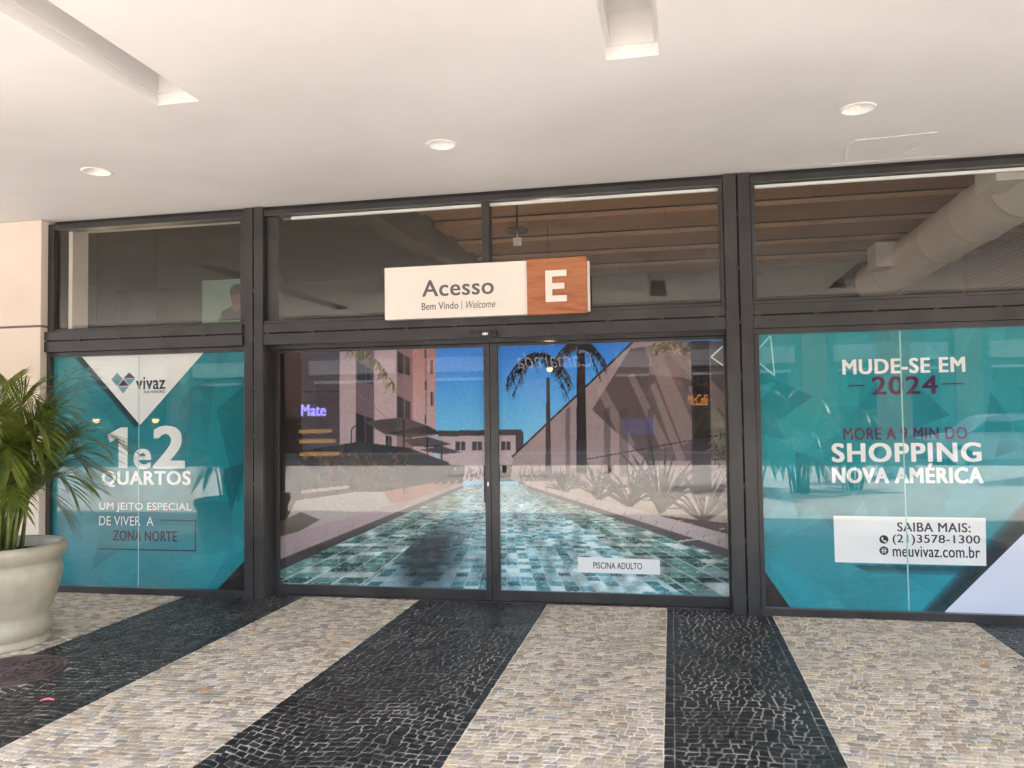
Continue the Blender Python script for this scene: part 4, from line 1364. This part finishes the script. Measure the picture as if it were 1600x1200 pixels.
def areca(base, scale, seed, label, group=None, nf=17, mat='leaf', fixed=None):
    r = random.Random(seed)
    t = empty('areca_palm', base)
    B = Vector(base)
    for i in range(max(7, int(nf * 0.8))):
        a = r.uniform(0, 6.28); q = r.uniform(0.02, 0.16) * scale
        b0 = B + Vector((q * math.cos(a), q * math.sin(a), -0.02))
        lean = Vector((math.cos(a), math.sin(a), 0)) * r.uniform(.03, .12) * scale
        h = r.uniform(.35, .62) * scale
        link('cane', tube_mesh('cane', [b0, b0 + lean * .5 + Vector((0, 0, h * .5)), b0 + lean + Vector((0, 0, h))], [.012 * scale, .010 * scale, .005 * scale], 7), MAT['cane'], t)
    for i in range(nf):
        az = 2 * math.pi * i / nf * 2.4 + r.uniform(-.25, .25)
        ln = r.uniform(.25, .62) * scale
        rise = r.uniform(.70, 1.48) * scale
        dr = r.uniform(.15, .6) * scale
        q = r.uniform(.02, .12) * scale
        link('frond', frond_mesh(B + Vector((q * math.cos(az), q * math.sin(az), 0)), az, ln, rise, dr, .28 * scale, 42, seed * 50 + i, 0.0052 * scale), MAT[mat], t)
    for i, (az, ln, rise, dr) in enumerate(fixed or []):
        link('frond', frond_mesh(B + Vector((0.05 * math.cos(az), 0.05 * math.sin(az), 0)), az, ln, rise, dr, .28 * scale, 44, seed * 99 + i, 0.0052 * scale), MAT[mat], t)
    tag(t, label, 'palm', group)
    return t
areca((POT[0], POT[1], 0.615), 1.0, 5, 'green feathery palm growing in the beige planter', None, 30, 'leaf',
      [(0.25, 0.78, 1.12, 0.40), (0.0, 0.66, 0.70, 0.24), (0.05, 0.72, 0.98, 0.25), (0.75, 0.5, 1.42, 0.25), (2.2, 0.4, 1.45, 0.3), (-0.35, 0.5, 1.1, 0.40), (0.55, 0.45, 1.25, 0.20), (-0.9, 0.4, 1.2, 0.3), (1.0, 0.4, 1.25, 0.3), (0.3, 0.6, 0.75, 0.2)])

# ------------------------------------------------------------------ the street side, seen only mirrored in the glass
for (x, y, s, sd, lab) in ((2.3, -9.6, 1.5, 21, 'sunlit green palm clump mirrored at the left of the right window'), (3.4, -10.3, 1.3, 22, 'smaller sunlit palm clump mirrored in the right window'),
                           (1.5, -10.6, 1.7, 23, 'tall sunlit palm clump mirrored beside the right post')):
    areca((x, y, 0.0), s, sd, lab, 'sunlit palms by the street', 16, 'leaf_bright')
ob = empty('opposite_building', (0, -30, 0))
box('wall', -40, 40, -34, -30, -0.2, 8, MAT['render_grey'], ob, 0)
for x in range(-36, 37, 6):
    box('brick_pillar', x - 0.5, x + 0.5, -30, -29.6, -0.2, 9, MAT['brick'], ob, 0.01)
    w = box('window', x + 1.0, x + 5.0, -29.99, -29.9, 0.4, 3.2, MAT['interior_dark'], ob, 0.01)
    box('frame', x + 0.95, x + 5.05, -29.9, -29.85, 3.2, 3.32, MAT['white_paint'], w, 0.005)
    box('awning_band', x + 0.8, x + 5.2, -29.95, -29.5, 3.6, 4.3, MAT['render_pale'], ob, 0.01)
    w = box('window', x + 1.2, x + 4.8, -29.99, -29.9, 5.4, 7.6, MAT['interior_dark'], ob, 0.01)
tag(ob, 'grey building with brick pillars across the street, mirrored in the glass', 'building')
for i, (x, y) in enumerate(((5.0, -13.5), (8.2, -13.5), (11.4, -13.5))):
    t = empty('brick_column', (x, y, 0))
    box('shaft', x - 0.3, x + 0.3, y - 0.3, y + 0.3, 0, 5.0, MAT['brick'], t, 0.01)
    box('cap', x - 0.36, x + 0.36, y - 0.36, y + 0.36, 5.0, 5.18, MAT['fascia'], t, 0.01)
    box('foot', x - 0.34, x + 0.34, y - 0.34, y + 0.34, 0, 0.25, MAT['fascia'], t, 0.01)
    tag(t, ('nearest', 'middle', 'farthest')[i] + ' of the sunlit brick columns mirrored in the right window', 'column', 'brick columns by the street')

def car(cx, cy, mat, label):
    t = empty('parked_car', (cx, cy, -0.14))
    z0 = -0.14
    prof = [(-2.1, .28), (-2.15, .55), (-2.05, .82), (-1.45, .92), (-1.15, .98), (-0.55, 1.42), (-0.2, 1.50), (0.7, 1.50), (1.15, 1.38), (1.65, 1.0), (2.05, .92), (2.15, .6), (2.1, .28)]
    bm = bmesh.new()
    rings = []
    for yy, k, dz in ((-0.86, .97, 0), (-0.80, 1, 0), (0.80, 1, 0), (0.86, .97, 0)):
        rings.append([bm.verts.new((cx + x * k, cy + (yy if z < 1.0 else yy * .84), z0 + z)) for x, z in prof])
    n = len(prof)
    for a, b in zip(rings, rings[1:]):
        for k in range(n):
            bm.faces.new((a[k], a[(k + 1) % n], b[(k + 1) % n], b[k]))
    bm.faces.new(rings[0][::-1]); bm.faces.new(rings[-1])
    from_bm('body', bm, mat, t)
    for s in (-1, 1):
        yw = cy + s * 0.80
        poly = [(-1.0, 1.02), (-0.5, 1.38), (0.02, 1.44), (0.02, 1.02)]
        poly2 = [(0.08, 1.02), (0.08, 1.44), (0.66, 1.44), (1.05, 1.33), (1.35, 1.02)]
        for p in (poly, poly2):
            bm = bmesh.new()
            vs = [bm.verts.new((cx + x, yw + s * (0.075 - (z - 1.0) * 0.33), z0 + z)) for x, z in p]
            bm.faces.new(vs)
            from_bm('side_window', bm, MAT['black_plastic'], t)
        for wx in (-1.3, 1.3):
            for nm, pr, m in (('tyre', [(0.20, -.09), (0.31, -.10), (0.33, -.06), (0.33, .06), (0.31, .10), (0.20, .09)], MAT['rubber']), ('rim', [(0.0, .07), (0.06, .08), (0.19, .092), (0.205, .094)], MAT['chrome'])):
                me = lathe_mesh(nm, pr, 0, 0, 0, 28)
                for v in me.vertices:
                    x, y, z = v.co
                    v.co = (cx + wx + x, cy + s * 0.80 + s * z, z0 + 0.33 + y)
                link(nm, me, m, t)
        box('headlight', cx - 2.14, cx - 1.98, cy + s * 0.62 - 0.14, cy + s * 0.62 + 0.14, z0 + .66, z0 + .80, MAT['chrome'], t, 0.02)
    tag(t, label, 'car', 'cars parked on the street')
car(3.5, -18.6, MAT['car_paint'], 'dark car parked on the street, mirrored in the right window')
car(9.0, -18.6, MAT['car_silver'], 'silver car parked on the street, mirrored at the far right')
# sign across the way whose letters are seen mirrored in the right door
os_ = empty('restaurant_sign', (-3.0, -14.4, 3.0))
box('sign_board', -4.6, -1.4, -14.52, -14.42, 2.45, 3.45, MAT['interior_dark'], os_, 0.01)
link('lettering', text_mesh('lettering', 'Camarada', -4.0, -2.0, 2.75, 3.20, -14.415, 0.0, 0.3, 0.0, True), MAT['white_paint'], os_)
for x in (-4.4, -1.6):
    box('sign_post', x - 0.05, x + 0.05, -14.54, -14.43, 0, 2.46, MAT['interior_dark'], os_, 0.005)
tag(os_, 'dark sign with white script lettering, mirrored at the top of the right door', 'sign')
